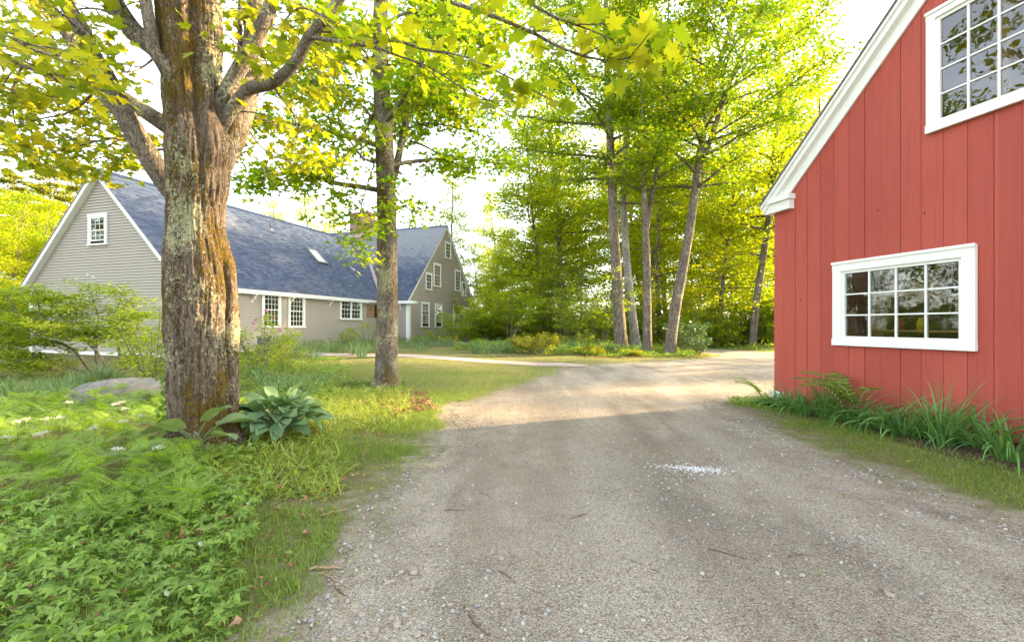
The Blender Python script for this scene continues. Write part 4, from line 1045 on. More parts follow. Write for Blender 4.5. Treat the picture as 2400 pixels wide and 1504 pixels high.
MAPLE_LIMBS = [
    ([(430, 470, 5.75), (390, 430, 5.7), (333, 340, 5.55), (283, 250, 5.4), (253, 187, 5.3), (217, 127, 5.2), (187, 60, 5.1), (143, -10, 5.0), (60, -160, 4.9)], 0.165, 0.075),
    ([(440, 330, 5.85), (383, 290, 5.95), (293, 235, 6.2), (225, 213, 6.4), (150, 190, 6.6), (53, 150, 6.8), (-60, 110, 7.0)], 0.14, 0.045),
    ([(314, 306, 5.5), (286, 264, 5.55), (235, 215, 5.75), (190, 140, 5.9), (150, 70, 6.0), (90, -10, 6.0), (20, -100, 6.0)], 0.115, 0.06),
    ([(440, 240, 5.6), (375, 125, 5.45), (320, 83, 5.4), (283, 33, 5.3), (263, -10, 5.3), (230, -120, 5.2)], 0.16, 0.095),
    ([(440, 260, 5.35), (398, 170, 5.2), (362, 120, 5.15), (352, 65, 5.1), (340, -10, 5.1), (335, -120, 5.0)], 0.095, 0.065),
    ([(480, 330, 5.65), (508, 262, 5.5), (545, 190, 5.45), (590, 110, 5.4), (632, 20, 5.35), (655, -60, 5.3), (690, -200, 5.2)], 0.115, 0.075),
    ([(490, 420, 6.0), (540, 330, 6.05), (573, 230, 6.1), (592, 130, 6.15), (603, 20, 6.2), (612, -150, 6.3), (620, -400, 6.4)], 0.21, 0.13),
    ([(480, 360, 5.6), (520, 295, 5.5), (560, 235, 5.45), (590, 206, 5.4), (640, 195, 5.3), (690, 150, 5.2), (722, 92, 5.1), (765, 40, 5.0), (810, -20, 4.9), (860, -90, 4.8)], 0.095, 0.055),
    ([(560, 180, 6.1), (563, 100, 6.2), (562, 40, 6.3), (566, -60, 6.4)], 0.045, 0.03),
]
mp = [limb(maple, HB, a, b_ * 0.82, c_ * 0.82) for a, b_, c_ in MAPLE_LIMBS]
BR = [  # thinner boughs: pixels with depth, radius, leaf density, size of the side shoots
    ([(722, 88, 5.1), (780, 95, 4.95), (840, 108, 4.8), (915, 93, 4.6), (1000, 118, 4.4), (1080, 130, 4.25), (1180, 175, 4.1), (1290, 235, 3.95)], 0.026, 46, 0.45),
    ([(980, -20, 4.6), (1070, 10, 4.4), (1160, 40, 4.2), (1250, 78, 4.0), (1310, 110, 3.9), (1400, 140, 3.8), (1480, 135, 3.7), (1520, 120, 3.7)], 0.022, 46, 0.45),
    ([(1150, -40, 3.9), (1230, 0, 3.8), (1300, 40, 3.75), (1380, 70, 3.7), (1440, 95, 3.7)], 0.016, 44, 0.4),
    ([(850, 100, 4.8), (930, 130, 4.7), (1010, 160, 4.6), (1090, 210, 4.5), (1180, 250, 4.5)], 0.014, 40, 0.4),
    ([(590, 206, 5.7), (625, 165, 6.0), (640, 190, 6.3), (655, 225, 6.6), (690, 270, 6.9), (700, 330, 7.1), (730, 360, 7.3)], 0.038, 36, 0.7),
    ([(505, 290, 6.2), (560, 270, 6.3), (610, 280, 6.4), (670, 300, 6.6), (725, 305, 6.8)], 0.02, 30, 0.6),
    ([(53, 150, 6.8), (30, 220, 6.9), (40, 300, 7.0), (90, 340, 7.0)], 0.02, 36, 0.7),
    ([(225, 213, 6.4), (170, 260, 6.6), (90, 280, 6.8), (0, 300, 7.0)], 0.022, 40, 0.8),
    ([(330, 330, 5.9), (260, 325, 6.0), (170, 345, 6.2), (100, 360, 6.4), (20, 350, 6.6)], 0.022, 40, 0.8),
    ([(390, 350, 6.1), (330, 355, 6.3), (270, 380, 6.5), (215, 405, 6.7)], 0.018, 40, 0.6),
    ([(217, 127, 5.2), (150, 130, 4.4), (90, 120, 3.6), (30, 90, 3.0), (-40, 60, 2.6)], 0.02, 30, 0.5),
    ([(187, 60, 5.1), (160, 110, 4.6), (190, 180, 4.2), (240, 215, 4.0)], 0.014, 34, 0.45),
    ([(375, 125, 5.4), (330, 160, 5.0), (290, 170, 4.8), (240, 160, 4.6)], 0.014, 30, 0.4),
    ([(520, 270, 5.6), (575, 262, 5.6), (640, 275, 5.7), (700, 300, 5.8)], 0.012, 8, 0.25),
    ([(765, 40, 5.0), (700, 20, 5.4), (650, 60, 5.8), (600, 40, 6.2)], 0.014, 34, 0.5),
    ([(810, -20, 4.9), (760, 60, 5.6), (740, 140, 6.2), (770, 210, 6.8)], 0.016, 34, 0.6),
    ([(300, 240, 6.3), (240, 250, 7.0), (170, 230, 7.6), (90, 215, 8.0), (10, 230, 8.4)], 0.02, 40, 0.9),
    ([(330, 250, 6.3), (300, 310, 7.0), (240, 350, 7.6), (150, 390, 8.0), (70, 385, 8.4)], 0.02, 40, 0.9),
    ([(143, 60, 5.4), (80, 90, 6.0), (20, 180, 6.8), (-30, 260, 7.4)], 0.018, 40, 0.9),
    ([(592, 120, 6.3), (640, 110, 7.0), (690, 130, 7.8), (740, 190, 8.6), (800, 240, 9.2)], 0.022, 40, 0.9),
    ([(560, 250, 6.5), (600, 330, 7.4), (650, 370, 8.2), (700, 380, 9.0)], 0.02, 38, 0.9),
    ([(283, 33, 5.3), (210, 20, 5.6), (120, 30, 5.8), (40, 20, 6.2)], 0.016, 34, 0.6),
]
for bi, (pts, ra, dn, sb) in enumerate(BR):
    p = spline([P(*q) for q in pts], 16) - HB; twigs.tube(p, np.linspace(ra, 0.004, 16), 6)
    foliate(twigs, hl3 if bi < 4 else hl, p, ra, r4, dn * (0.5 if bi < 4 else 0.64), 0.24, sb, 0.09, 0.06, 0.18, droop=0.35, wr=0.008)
for p in mp[:4] + mp[5:8]: foliate(twigs, hl, p[6:], 0.03, r4, 22, 0.55, 0.8, 0.12, 0.08, 0.15, droop=0.3, wr=0.014)
# the upper crown, above the picture
for k in range(24):
    az = k * 2.4; h = 5.6 + 7.0 * (k / 24); p0 = np.array([0.1 * cos(az), 0.1 * sin(az), h - 0.1]); Ln = 4.2 * (1 - 0.45 * k / 24)
    lp = bend_path(p0, (cos(az), sin(az), 0.8), Ln, 8, 0.25, 0.15, r4, 0.1); twigs.tube(lp, np.linspace(0.10, 0.012, 9), 6)
    foliate(twigs, hl2, lp, 0.05, r4, 26, 0.5, 1.0, 0.2, 0.14, 0.25, sub2=False)
tag(twigs.obj('boughs', M['bark_limb'], maple), kind='stuff')
mb = MB(); hl.mesh(mb, 'maple', 0.102, 0.65, r4, 0.35); hl2.mesh(mb, 'three', 0.16, 0.5, r4)
tag(mb.obj('crown', M['leaf_hero'], maple), kind='stuff')
M['leaf_young_lit'] = mat_leaf('yellow_maple_leaf', [(0.10, 0.165, 0.012), (0.17, 0.225, 0.016), (0.26, 0.275, 0.02), (0.34, 0.315, 0.024)], 0.6, (1.9, 1.9, 0.42))  # young yellow leaves, yellowed further to paint in sunlight the barn blocks
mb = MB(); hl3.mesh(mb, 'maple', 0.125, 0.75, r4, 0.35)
tag(mb.obj('crown', M['leaf_young_lit'], maple), kind='stuff')['label'] = 'bright yellow-green leaves hanging over the drive'

# ---- slimmer maple
SB = G(905, 905); SY = SB[1]
slim = empty('maple_tree', SB)
tag(slim, 'slender maple with a straight mossy trunk in front of the house', 'tree')
sp_ = [(905, 925, SY), (905, 880, SY), (908, 700, SY), (907, 560, SY), (904, 420, SY), (899, 300, SY), (893, 180, SY), (891, 60, SY), (896, -80, SY), (900, -350, SY), (902, -700, SY)]
tp = spline([P(*q) for q in sp_], 110) - SB
pyv = np.interp(np.linspace(0, 10, 110), np.arange(11), [q[1] for q in sp_])
rd = np.interp(-pyv, [-925, -880, -800, -700, -560, -420, -300, -180, -60, 80, 350, 700], [0.30, 0.270, 0.258, 0.242, 0.232, 0.222, 0.205, 0.185, 0.17, 0.15, 0.11, 0.04])
mb = MB()
Pp, T_, Nn, B_ = frames(tp); a = np.arange(72) * 2 * pi / 72
q = np.stack([np.tile(np.cos(a), 110), np.tile(np.sin(a), 110), np.repeat(tp[:, 2], 72)], -1)
nz = 0.03 * vnoise(q * (2, 2, 1.2), 1.0, 31) + 0.035 * np.clip(vnoise(q * (2.6, 2.6, 1.8), 1.0, 33) - 0.45, 0, 1) * 3 + 0.035 * (1 - np.abs(vnoise(q * (9, 9, 2.5), 1.0, 32)) - 0.6)
hh = np.repeat(tp[:, 2] - 0.0, 72); fl = 0.55 * np.exp(-np.clip(hh + 0.02, 0, 9) / 0.16) * (0.65 + 0.45 * np.cos(4 * np.tile(a, 110) + 2.2))
rr = rd[:, None] * (1 + (nz + fl).reshape(110, 72))
V = Pp[:, None] + rr[..., None] * (Nn[:, None] * np.cos(a)[None, :, None] + B_[:, None] * np.sin(a)[None, :, None])
i = np.arange(109)[:, None] * 72; j = np.arange(72)[None]; kk = (j + 1) % 72
mb.add(V.reshape(-1, 3), np.stack([i + j, i + kk, i + 72 + kk, i + 72 + j], -1).reshape(-1, 4), 0, True)
mb.obj('trunk', M['bark_mid'], slim)
tw2 = MB(); sl_ = Leaves()
SL = [([(905, 470, 11.4), (925, 410, 11.6), (940, 340, 11.7), (953, 285, 11.8), (968, 248, 11.9), (1010, 164, 12.0), (1045, 60, 12.2), (1070, -60, 12.3)], 0.10, 0.05),
      ([(940, 345, 11.7), (950, 260, 12.2), (957, 180, 12.5), (975, 100, 12.8), (990, 0, 13)], 0.055, 0.03),
      ([(895, 447, 11.2), (852, 439, 10.9), (776, 427, 10.4), (730, 409, 10.2), (686, 406, 10.0), (633, 411, 9.8), (577, 430, 9.6)], 0.07, 0.02),
      ([(893, 255, 11.2), (870, 276, 11.0), (845, 328, 10.7), (815, 360, 10.5), (745, 407, 10.1), (700, 430, 9.9)], 0.05, 0.015),
      ([(1010, 164, 12.0), (1060, 135, 11.8), (1101, 123, 11.6), (1170, 90, 11.4)], 0.045, 0.02),
      ([(895, 160, 11.3), (930, 150, 11.0), (975, 148, 10.8), (1000, 160, 10.6), (1070, 175, 10.3), (1160, 170, 10.0)], 0.04, 0.015),
      ([(905, 262, 11.3), (945, 255, 11.0), (955, 245, 10.9), (1010, 245, 10.6), (1050, 228, 10.4), (1140, 235, 10.1), (1220, 240, 9.9)], 0.035, 0.012),
      ([(960, 330, 11.8), (1000, 345, 11.7), (1050, 375, 11.6), (1100, 400, 11.5)], 0.03, 0.012),
      ([(890, 100, 11.2), (830, 70, 10.8), (790, 40, 10.5), (760, 90, 10.2)], 0.035, 0.012),
      ([(893, 330, 11.1), (872, 400, 10.7), (850, 470, 10.3), (838, 530, 10.0), (822, 575, 9.9)], 0.02, 0.006),
      ([(910, 430, 11.2), (935, 470, 10.8), (960, 490, 10.5), (985, 505, 10.3)], 0.015, 0.006),
      ([(893, 200, 11.2), (860, 130, 11.0), (830, 85, 10.8), (860, 30, 10.8)], 0.03, 0.014),
      ([(897, 320, 11.4), (850, 250, 12.0), (790, 210, 12.6), (720, 190, 13.0), (650, 210, 13.4)], 0.04, 0.012),
      ([(895, 130, 11.4), (840, 140, 12.0), (770, 150, 12.4), (700, 110, 12.8), (640, 100, 13.0)], 0.04, 0.012),
      ([(900, 380, 11.2), (850, 370, 10.6), (800, 300, 10.2), (760, 270, 9.8)], 0.03, 0.012),
      ([(893, 60, 11.3), (960, 30, 11.8), (1040, 40, 12.2), (1130, 20, 12.6), (1200, 50, 13)], 0.04, 0.012),
      ([(905, 330, 11.4), (990, 290, 12.2), (1070, 300, 12.8), (1140, 320, 13.2)], 0.035, 0.012),
      ([(950, 300, 12), (1000, 200, 12.8), (1080, 170, 13.4), (1160, 130, 14)], 0.035, 0.012)]
for k, (pts, ra, rb) in enumerate(SL):
    p = limb(slim, SB, pts, ra, rb, 18, 9, 'bark_mid')
    foliate(tw2, sl_, p[3:], 0.03, r4, 46, 0.28, 0.95, 0.17, 0.12, 0.12, droop=0.35, wr=0.012)
for k in range(16):                                              # boughs that start above
    az = k * 2.4 + 0.6; h = 5.2 + 0.55 * k; Ln = 3.9 - 0.12 * k
    i_ = np.argmin(abs(tp[:, 2] - h)); lp = bend_path(tp[i_], (cos(az), sin(az), 0.5), Ln, 8, 0.1, 0.15, r4, 0.25); tw2.tube(lp, np.linspace(0.06, 0.01, 9), 6)
    foliate(tw2, sl_, lp, 0.03, r4, 90, 0.32, 1.0, 0.2, 0.14, 0.2, sub2=False, wr=0.012)
for px, py in ((905, 480), (925, 545)):                 # tufts on the trunk
    b = P(px, py, SY - 0.15) - SB; sp2 = bend_path(b, (r4.normal(0, .4), -0.8, 0.2), 0.35, 4, 0, 0.3, r4, 0.3); tw2.tube(sp2, [0.006, 0.005, 0.004, 0.003, 0.002], 3); sl_.along(sp2, 9, 0.08, 0.06, r4)
tag(tw2.obj('boughs', M['bark_limb'], slim), kind='stuff')
mb = MB(); sl_.mesh(mb, 'three', 0.145, 0.55, r4)
tag(mb.obj('crown', M['leaf_a'], slim), kind='stuff')
# nest box fixed to the slender maple
M['boxwood'] = mat_paint('weathered_box', (0.17, 0.10, 0.05), 0.85, 0.3, 8)
bx = P(872, 728, SY); ob = empty('nest_box', bx); ob.rotation_euler = (0, 0, radians(-10))
tag(ob, 'small weathered wooden nest box on the side of the slender maple trunk', 'nest box')
m2 = MB(); m2.box(-0.10, 0.10, -0.09, 0.09, -0.17, 0.12); body = m2.obj('body', M['boxwood'], ob)
m2 = MB(); m2.prism([(-0.12, 0.115), (0.12, 0.185), (0.12, 0.205), (-0.12, 0.14)], 'x', -0.125, 0.125); m2.obj('roof', M['bark_far'], ob)
m2 = MB(); m2.tube([(0, -0.0905, 0.03), (0, -0.0915, 0.03)], [0.024, 0.024], 14); m2.obj('entrance_hole', M['dark'], ob)
# ------------------------------------------------------------------ plants
r6 = np.random.default_rng(66)
def ribbons(mb, base, az, ln, th0, bend, wid, nseg=5, r=None, twist=0.3, mat=0, fold=0.0):
    """curved strap leaves: az heading, th0 rise at the foot, bend how far each bows over"""
    n = len(base); t = np.linspace(0, 1, nseg + 1); th = th0[:, None] - bend[:, None] * t[None] ** 1.4
    ds = (ln / nseg)[:, None]; hx = np.concatenate([np.zeros((n, 1)), np.cumsum(np.cos(th[:, :-1]) * ds, 1)], 1); hz = np.concatenate([np.zeros((n, 1)), np.cumsum(np.sin(th[:, :-1]) * ds, 1)], 1)
    ca, sa = np.cos(az)[:, None], np.sin(az)[:, None]
    ctr = np.stack([base[:, 0:1] + hx * ca, base[:, 1:2] + hx * sa, base[:, 2:3] + hz], -1)
    w = wid[:, None] * (np.clip(1 - t ** 2.2, 0.02, 1) * (0.55 + 0.45 * np.minimum(1, t * 4)))[None]
    tw = (r or r6).normal(0, twist, n)[:, None]
    sd = np.stack([-sa * np.cos(tw) + 0 * hx, ca * np.cos(tw) + 0 * hx, np.sin(tw) + 0 * hx], -1)
    Lf = ctr - sd * w[..., None] / 2; Rt = ctr + sd * w[..., None] / 2
    V = np.stack([Lf, Rt], 2).reshape(n, -1, 3); k = V.shape[1]
    q = np.array([(2 * i, 2 * i + 1, 2 * i + 3, 2 * i + 2) for i in range(nseg)])
    F = (q[None] + (np.arange(n) * k)[:, None, None]).reshape(-1, 4)
    mb.add(V.reshape(-1, 3), F, mat, True)
def strap_clump(seed, n, H, rad, wid, th=(70, 88), bend=(0.5, 1.8), nseg=6):
    r = np.random.default_rng(seed); mb = MB(); az = r.uniform(0, 2 * pi, n); q = rad * np.sqrt(r.uniform(0, 1, n))
    base = np.stack([np.cos(az) * q, np.sin(az) * q, np.full(n, -0.02)], -1)
    ribbons(mb, base, az + r.normal(0, 0.5, n), H * r.uniform(0.65, 1.25, n), np.radians(r.uniform(*th, n)), r.uniform(*bend, n), wid * r.uniform(0.7, 1.3, n), nseg, r)
    return mb.mesh('leaves')
def mat_blade(name, lo, hi, trans=0.35, rough=0.45):
    return mat_leaf(name, [lo, tuple((a + b) / 2 for a, b in zip(lo, hi)), hi], trans, (1.9, 1.7, 0.6), rough, 0.35)
M['lily'] = mat_blade('lily_blade', (0.048, 0.133, 0.034), (0.173, 0.348, 0.094))
M['daff'] = mat_blade('daffodil_blade', (0.067, 0.138, 0.061), (0.187, 0.290, 0.145), 0.3)
M['grassb'] = mat_blade('grass_blade', (0.077, 0.151, 0.020), (0.230, 0.316, 0.056), 0.4)
M['grass2'] = mat_blade('strap_grass', (0.107, 0.175, 0.026), (0.337, 0.400, 0.083), 0.4)
M['fern'] = mat_leaf('ferny_leaf', [(0.099, 0.174, 0.029), (0.180, 0.284, 0.044), (0.307, 0.394, 0.065)], 0.4)
M['palm'] = mat_leaf('palmate_leaf', [(0.090, 0.166, 0.031), (0.162, 0.262, 0.049), (0.253, 0.350, 0.070)], 0.35)
M['cover'] = mat_leaf('cover_leaf', [(0.061, 0.128, 0.023), (0.133, 0.225, 0.036), (0.245, 0.332, 0.055)], 0.35)
M['lime'] = mat_leaf('lime_leaf', [(0.13, 0.16, 0.012), (0.21, 0.225, 0.014), (0.29, 0.27, 0.02)], 0.4)
M['azal'] = mat_leaf('azalea_leaf', [(0.112, 0.185, 0.020), (0.216, 0.281, 0.029), (0.337, 0.378, 0.042)], 0.45)
M['rhod'] = mat_leaf('rhododendron_leaf', [(0.031, 0.075, 0.021), (0.064, 0.128, 0.036), (0.121, 0.188, 0.060)], 0.12, rough=0.28, spec=0.6)
M['rust'] = mat_leaf('rusty_leaf', [(0.20, 0.07, 0.02), (0.30, 0.12, 0.035), (0.36, 0.19, 0.06)], 0.3, (1.5, 1.2, 0.9))
M['white_f'] = mat_leaf('white_petal', [(0.50, 0.50, 0.36), (0.68, 0.68, 0.56)], 0.3, (1.1, 1.1, 1.0))
M['pink_f'] = mat_leaf('pink_petal', [(0.50, 0.12, 0.30), (0.62, 0.26, 0.44)], 0.3, (1.2, 1.0, 1.1))
M['blue_f'] = mat_leaf('blue_petal', [(0.12, 0.12, 0.50), (0.22, 0.22, 0.62)], 0.2, (1.1, 1.1, 1.2))
M['yellow_f'] = mat_leaf('yellow_petal', [(0.62, 0.38, 0.02), (0.70, 0.52, 0.05)], 0.3, (1.1, 1.1, 1))
M['stalk'] = mat_paint('green_stalk', (0.10, 0.15, 0.035), 0.6, 0.2, 6)
def add_blossoms(o, pts, size, mat, name='blossom', n=5):
    """five-petalled flowers at points of the parent's frame"""
    for p in pts:
        mb = MB(); T, F = leaf_tpl('oval'); k = n * 3
        a = np.arange(k) * 2 * pi / n + np.repeat(np.arange(3), n) * 0.4; off = r6.normal(0, size * 0.45, (3, 3)).repeat(n, 0)
        ay = np.stack([np.cos(a), np.sin(a), r6.uniform(0.1, 0.6, k)], -1); ay /= np.linalg.norm(ay, axis=1, keepdims=True)
        az = np.tile((0.0, -0.4, 0.9), (k, 1)) + r6.normal(0, 0.2, (k, 3)); ax = np.cross(ay, az); ax /= np.linalg.norm(ax, axis=1, keepdims=True); az = np.cross(ax, ay)
        scatter(mb, T * (1.6, 1, 1), F, np.asarray(p)[None] + off, ax, ay, az, size)
        mb.obj(name, M[mat], o)

# ---- the wide azalea in front of the pale gable
AB = G(250, 878); AY = AB[1]
az_o = empty('azalea_shrub', AB); tag(az_o, 'wide-spreading yellow-green shrub with bare grey stems and white blossoms before the pale gable', 'shrub')
aw = MB(); al = Leaves()
for pts, ra in (([(265, 876, 0), (223, 819, 0), (219, 784, 0), (160, 778, -.2), (110, 758, -.4), (40, 734, -.5), (-60, 700, -.6)], 0.05),
                ([(215, 873, .2), (168, 817, .2), (106, 797, 0), (40, 800, -.2), (-60, 790, -.4)], 0.045),
                ([(205, 872, -.2), (168, 862, -.3), (100, 843, -.4), (76, 829, -.5), (0, 825, -.6), (-80, 800, -.7)], 0.03),
                ([(289, 878, .2), (279, 820, .3), (275, 795, .3), (265, 770, .2), (300, 742, .1), (325, 735, 0)], 0.045),
                ([(231, 876, .1), (225, 811, .2), (255, 775, .3), (279, 755, .4), (300, 700, .5)], 0.035),
                ([(283, 878, 0), (310, 845, -.1), (330, 828, -.2), (345, 790, -.3)], 0.03),
                ([(110, 758, -.4), (95, 735, -.3), (88, 700, -.3), (80, 672, -.3)], 0.03),
                ([(219, 784, 0), (230, 750, .3), (222, 715, .4), (205, 668, .5)], 0.026), ([(160, 778, -.2), (180, 745, 0), (170, 710, .2), (150, 690, .3)], 0.026),
                ([(223, 819, 0), (190, 790, .4), (150, 750, .6), (120, 715, .8), (70, 700, 1)], 0.028), ([(40, 734, -.5), (20, 700, -.5), (0, 680, -.4)], 0.024),
                ([(106, 797, 0), (60, 770, .3), (10, 760, .4), (-50, 740, .5)], 0.026), ([(255, 775, .3), (268, 735, .4), (285, 700, .5), (290, 680, .5)], 0.022), ([(168, 862, -.3), (120, 868, -.5), (60, 860, -.6), (10, 855, -.7)], 0.022)):
    p = spline([P(a, b, AY + d) for a, b, d in pts], 14) - AB; aw.tube(p, np.linspace(ra, 0.006, 14), 7)
    foliate(aw, al, p, 0.02, r6, 150, 0.14, 0.70, 0.15, 0.05, 0.22, flat=0.6, droop=0.0, wr=0.008)
aw.obj('stems', M['bark_limb'], az_o); mb = MB(); al.mesh(mb, 'oval', 0.085, 0.35, r6); mb.obj('foliage', M['azal'], az_o)
add_blossoms(az_o, [P(a, b, AY - 0.1) - AB for a, b in ((204, 643), (214, 650), (181, 652), (262, 668), (284, 680), (250, 690), (276, 672), (20, 650), (8, 640), (32, 655), (330, 720), (206, 700))], 0.05, 'white_f')

def put(name, ms, px, py, label, sc=1.0, rz=0.0, mats=None, group=None, Y=None, cat='shrub'):
    loc = G(px, py) if Y is None else np.array(gp(px, Y)); return plant_shrub(name, ms, loc, label, group, rz, sc, mats, cat)
SH1 = shrub(51, 2.0, 0.7, 9, 60, 0.085, 'oval', r0=0.018, sub=0.35, gap=0.16, t0=0.12, spread=0.09)
put('leafy_shrub', SH1, 352, 905, 'tall loose green shrub close behind the left side of the old maple trunk', 1.0, 0.3, (M['twig'], M['azal']))
SH2 = shrub(52, 1.7, 0.75, 12, 62, 0.075, 'oval', r0=0.014, sub=0.32, gap=0.15, t0=0.08, spread=0.08)
o = put('pink_azalea', SH2, 602, 880, 'loose green shrub with pink blossoms right of the old maple trunk', 1.05, 0.8, (M['twig'], M['azal']))
add_blossoms(o, [(P(a, b, o.location.y - 0.3) - np.array(o.location)) / 1.05 for a, b in ((598, 728), (586, 742), (573, 752), (618, 746), (634, 766), (631, 777), (576, 768), (570, 758), (601, 733))], 0.05, 'pink_f')
add_blossoms(o, [(P(a, b, o.location.y - 0.4) - np.array(o.location)) / 1.05 for a, b in ((617, 800), (596, 819), (640, 818))], 0.025, 'rust', 'red_flower')
put('leafy_shrub', SH2, 668, 868, 'low leafy bush beside the grey slatted bin', 0.62, 2.0, (M['twig'], M['cover']))
SH3 = shrub(53, 1.5, 0.8, 7, 40, 0.10, 'oval', r0=0.018, sub=0.35, gap=0.2, t0=0.35, spread=0.09)
put('leafy_shrub', SH3, 862, 812, 'sparse shrub against the house wall left of the slender maple', 1.0, 0.0, (M['twig'], M['leaf_c']), Y=24.5)
put('leafy_shrub', SH2, 806, 815, 'small pale green bush below the double window', 0.55, 0.0, (M['twig'], M['azal']), Y=22.5)
SH4 = shrub(54, 2.7, 1.5, 12, 60, 0.11, 'oval', r0=0.025, sub=0.6, gap=0.22, t0=0.15, spread=0.12, vert=0.03, tilt=0.25)
put('dogwood_shrub', SH4, 1088, 800, 'layered dogwood shrub hiding the far end of the house gable', 1.0, 0.0, (M['twig'], M['leaf_c']), Y=27.5)
put('dogwood_shrub', SH4, 1140, 800, 'dogwood shrub just right of the house corner', 0.85, 2.0, (M['twig'], M['leaf_b']), Y=29.5)
SH5 = shrub(55, 5.2, 1.9, 4, 44, 0.13, 'oval', r0=0.045, sub=0.9, gap=0.3, t0=0.3, spread=0.15, vert=0.05, tilt=0.3, base_r=0.3)
put('small_tree', SH5, 1196, 800, 'small multi-stemmed tree with thin dark trunks right of the house', 0.85, 0.5, (M['bark_far'], M['leaf_c']), Y=27.0, cat='tree')
SH6 = shrub(56, 5.0, 2.4, 9, 36, 0.11, 'oval', r0=0.03, sub=0.8, gap=0.28, t0=0.25, spread=0.15, base_r=0.35)
put('leafy_shrub', SH6, 1405, 800, 'tall thin-stemmed pale shrub left of the broadest maple trunk', 0.95, 0.0, (M['bark_limb'], M['leaf_c']), Y=25.5)
put('leafy_shrub', SH6, 1340, 800, 'tall leafy shrub in front of the dark hemlock', 0.7, 3.0, (M['bark_limb'], M['leaf_b']), Y=26.0)
SH7 = shrub(57, 1.05, 0.95, 60, 60, 0.055, 'oval', r0=0.008, sub=0.16, gap=0.07, t0=0.35, spread=0.05, base_r=0.25)
put('round_bush', SH7, 1255, 828, 'dense rounded yellow-green bush in the garden bed', 1.0, 0.0, (M['twig'], M['lime']), cat='bush')
SH8 = shrub(58, 2.0, 1.0, 14, 40, 0.15, 'oval', r0=0.02, sub=0.3, gap=0.2, t0=0.25, spread=0.09, tilt=0.7)
put('rhododendron', SH8, 1606, 826, 'glossy dark rhododendron beside the leaning maple', 1.0, 0.0, (M['twig'], M['rhod']))
put('rhododendron', SH8, 1640, 832, 'low glossy rhododendron at the point of the garden bed', 0.55, 2.0, (M['twig'], M['rhod']))
put('leafy_shrub', SH3, 1310, 810, 'rusty orange-leaved shrub in front of the hemlock', 0.55, 0.0, (M['twig'], M['rust']), Y=23.2)
put('leafy_shrub', SH3, 1022, 800, 'sparse rusty shrub below the open lower windows', 0.75, 1.0, (M['twig'], M['rust']), Y=27.0)
put('leafy_shrub', SH2, 1368, 812, 'pale yellow-green bush between hemlock and broad maple trunk', 0.6, 0.0, (M['twig'], M['lime']), Y=23.4)
SH9 = shrub(59, 0.42, 0.7, 40, 60, 0.07, 'oval', r0=0.006, sub=0.14, gap=0.08, t0=0.2, spread=0.05, base_r=0.3)
put('low_mound', SH9, 1382, 830, 'low lime-green mound of leaves at the front of the bed', 0.9, 0.0, (M['stalk'], M['lime']), cat='plant')
put('low_mound', SH9, 1478, 832, 'low green leafy mound in front of the broad maple trunk', 0.7, 1.0, (M['stalk'], M['cover']), cat='plant')

# ---- strap-leaved clumps in the beds
DC = [strap_clump(71, 46, 0.48, 0.16, 0.016), strap_clump(72, 60, 0.40, 0.22, 0.014, (60, 88), (0.6, 2.0))]
def clump(px, py, label, k=0, sc=1.0, mat='daff', group=None, Y=None, name='daffodil_clump'):
    loc = G(px, py) if Y is None else np.array(gp(px, Y)); me = DC[k].copy() if mat != 'daff' else DC[k]
    o = mkobj(name, me, M[mat], None, loc, r6.uniform(0, 6.28)); o.scale = (sc, sc, sc); tag(o, label, 'plant', group); return o
for px, py, sc in ((1112, 828, 1.0), (1138, 830, 1.1), (1165, 828, 1.1), (1190, 826, 1.0), (1150, 820, 1.2), (1180, 818, 1.1), (1205, 822, .9), (1125, 820, 1.0)):
    clump(px, py, 'blue-green strap-leaved clump in the bed left of the round yellow-green bush', int(px) % 2, sc * 1.15, group='strap-leaved clumps left of the round bush')
for px, py, sc in ((1322, 822, 1.0), (1340, 818, 1.1), (1360, 820, 1.1), (1395, 818, 1.1), (1420, 820, 1.2), (1440, 824, 1.1), (1455, 828, .9), (1500, 826, .9), (1475, 822, 1)):
    clump(px, py, 'blue-green strap-leaved clump around the foot of the broad maple trunk', int(px) % 2, sc * 1.1, group='strap-leaved clumps by the broad maple')
for px, py, sc in ((955, 815, 1.0), (975, 812, 1.1), (1000, 812, 1.2), (1025, 812, 1.1), (1048, 810, 1.1), (1065, 812, .9), (985, 822, 1)):
    clump(px, py, 'green strap-leaved clump below the lower gable windows', int(px) % 2, sc * 1.2, 'lily' if int(px) % 3 == 0 else 'daff', 'strap-leaved clumps below the gable windows')
for px, py, sc in ((700, 835, 1.1), (728, 832, 1.2), (755, 826, 1.2), (778, 824, 1.3), (800, 828, 1.2), (828, 832, 1.4), (850, 838, 1.3), (838, 826, 1.2), (868, 826, 1.2), (742, 845, .9)):
    clump(px, py, 'green strap-leaved clump along the front wall of the house', int(px) % 2, sc * 1.05, 'lily' if int(px) % 2 == 0 else 'daff', 'strap-leaved clumps along the house front')
for px, py, sc in ((30, 935, 1.0), (75, 930, 1.1), (115, 925, 1.0), (150, 920, 1.1), (215, 895, 1.2), (240, 892, 1.3), (180, 905, 1.1), (20, 915, 1.0), (95, 912, 1.0), (310, 905, 1.1), (265, 890, 1.2), (130, 940, 1.0)):
    clump(px, py, 'blue-green daffodil leaves between the boulder and the spreading shrub', int(px) % 2, sc * 0.95, group='daffodil clumps by the boulder')
for px, py, sc in ((640, 930, 1.1), (690, 925, 1.2), (730, 925, 1.0), (610, 905, 1.2), (660, 905, 1.1), (600, 885, 1.1), (715, 900, .9), (760, 900, .8)):
    clump(px, py, 'tall grassy clump behind the big hosta', int(px) % 2, sc * 0.95, 'grassb', 'grassy clumps behind the big hosta')

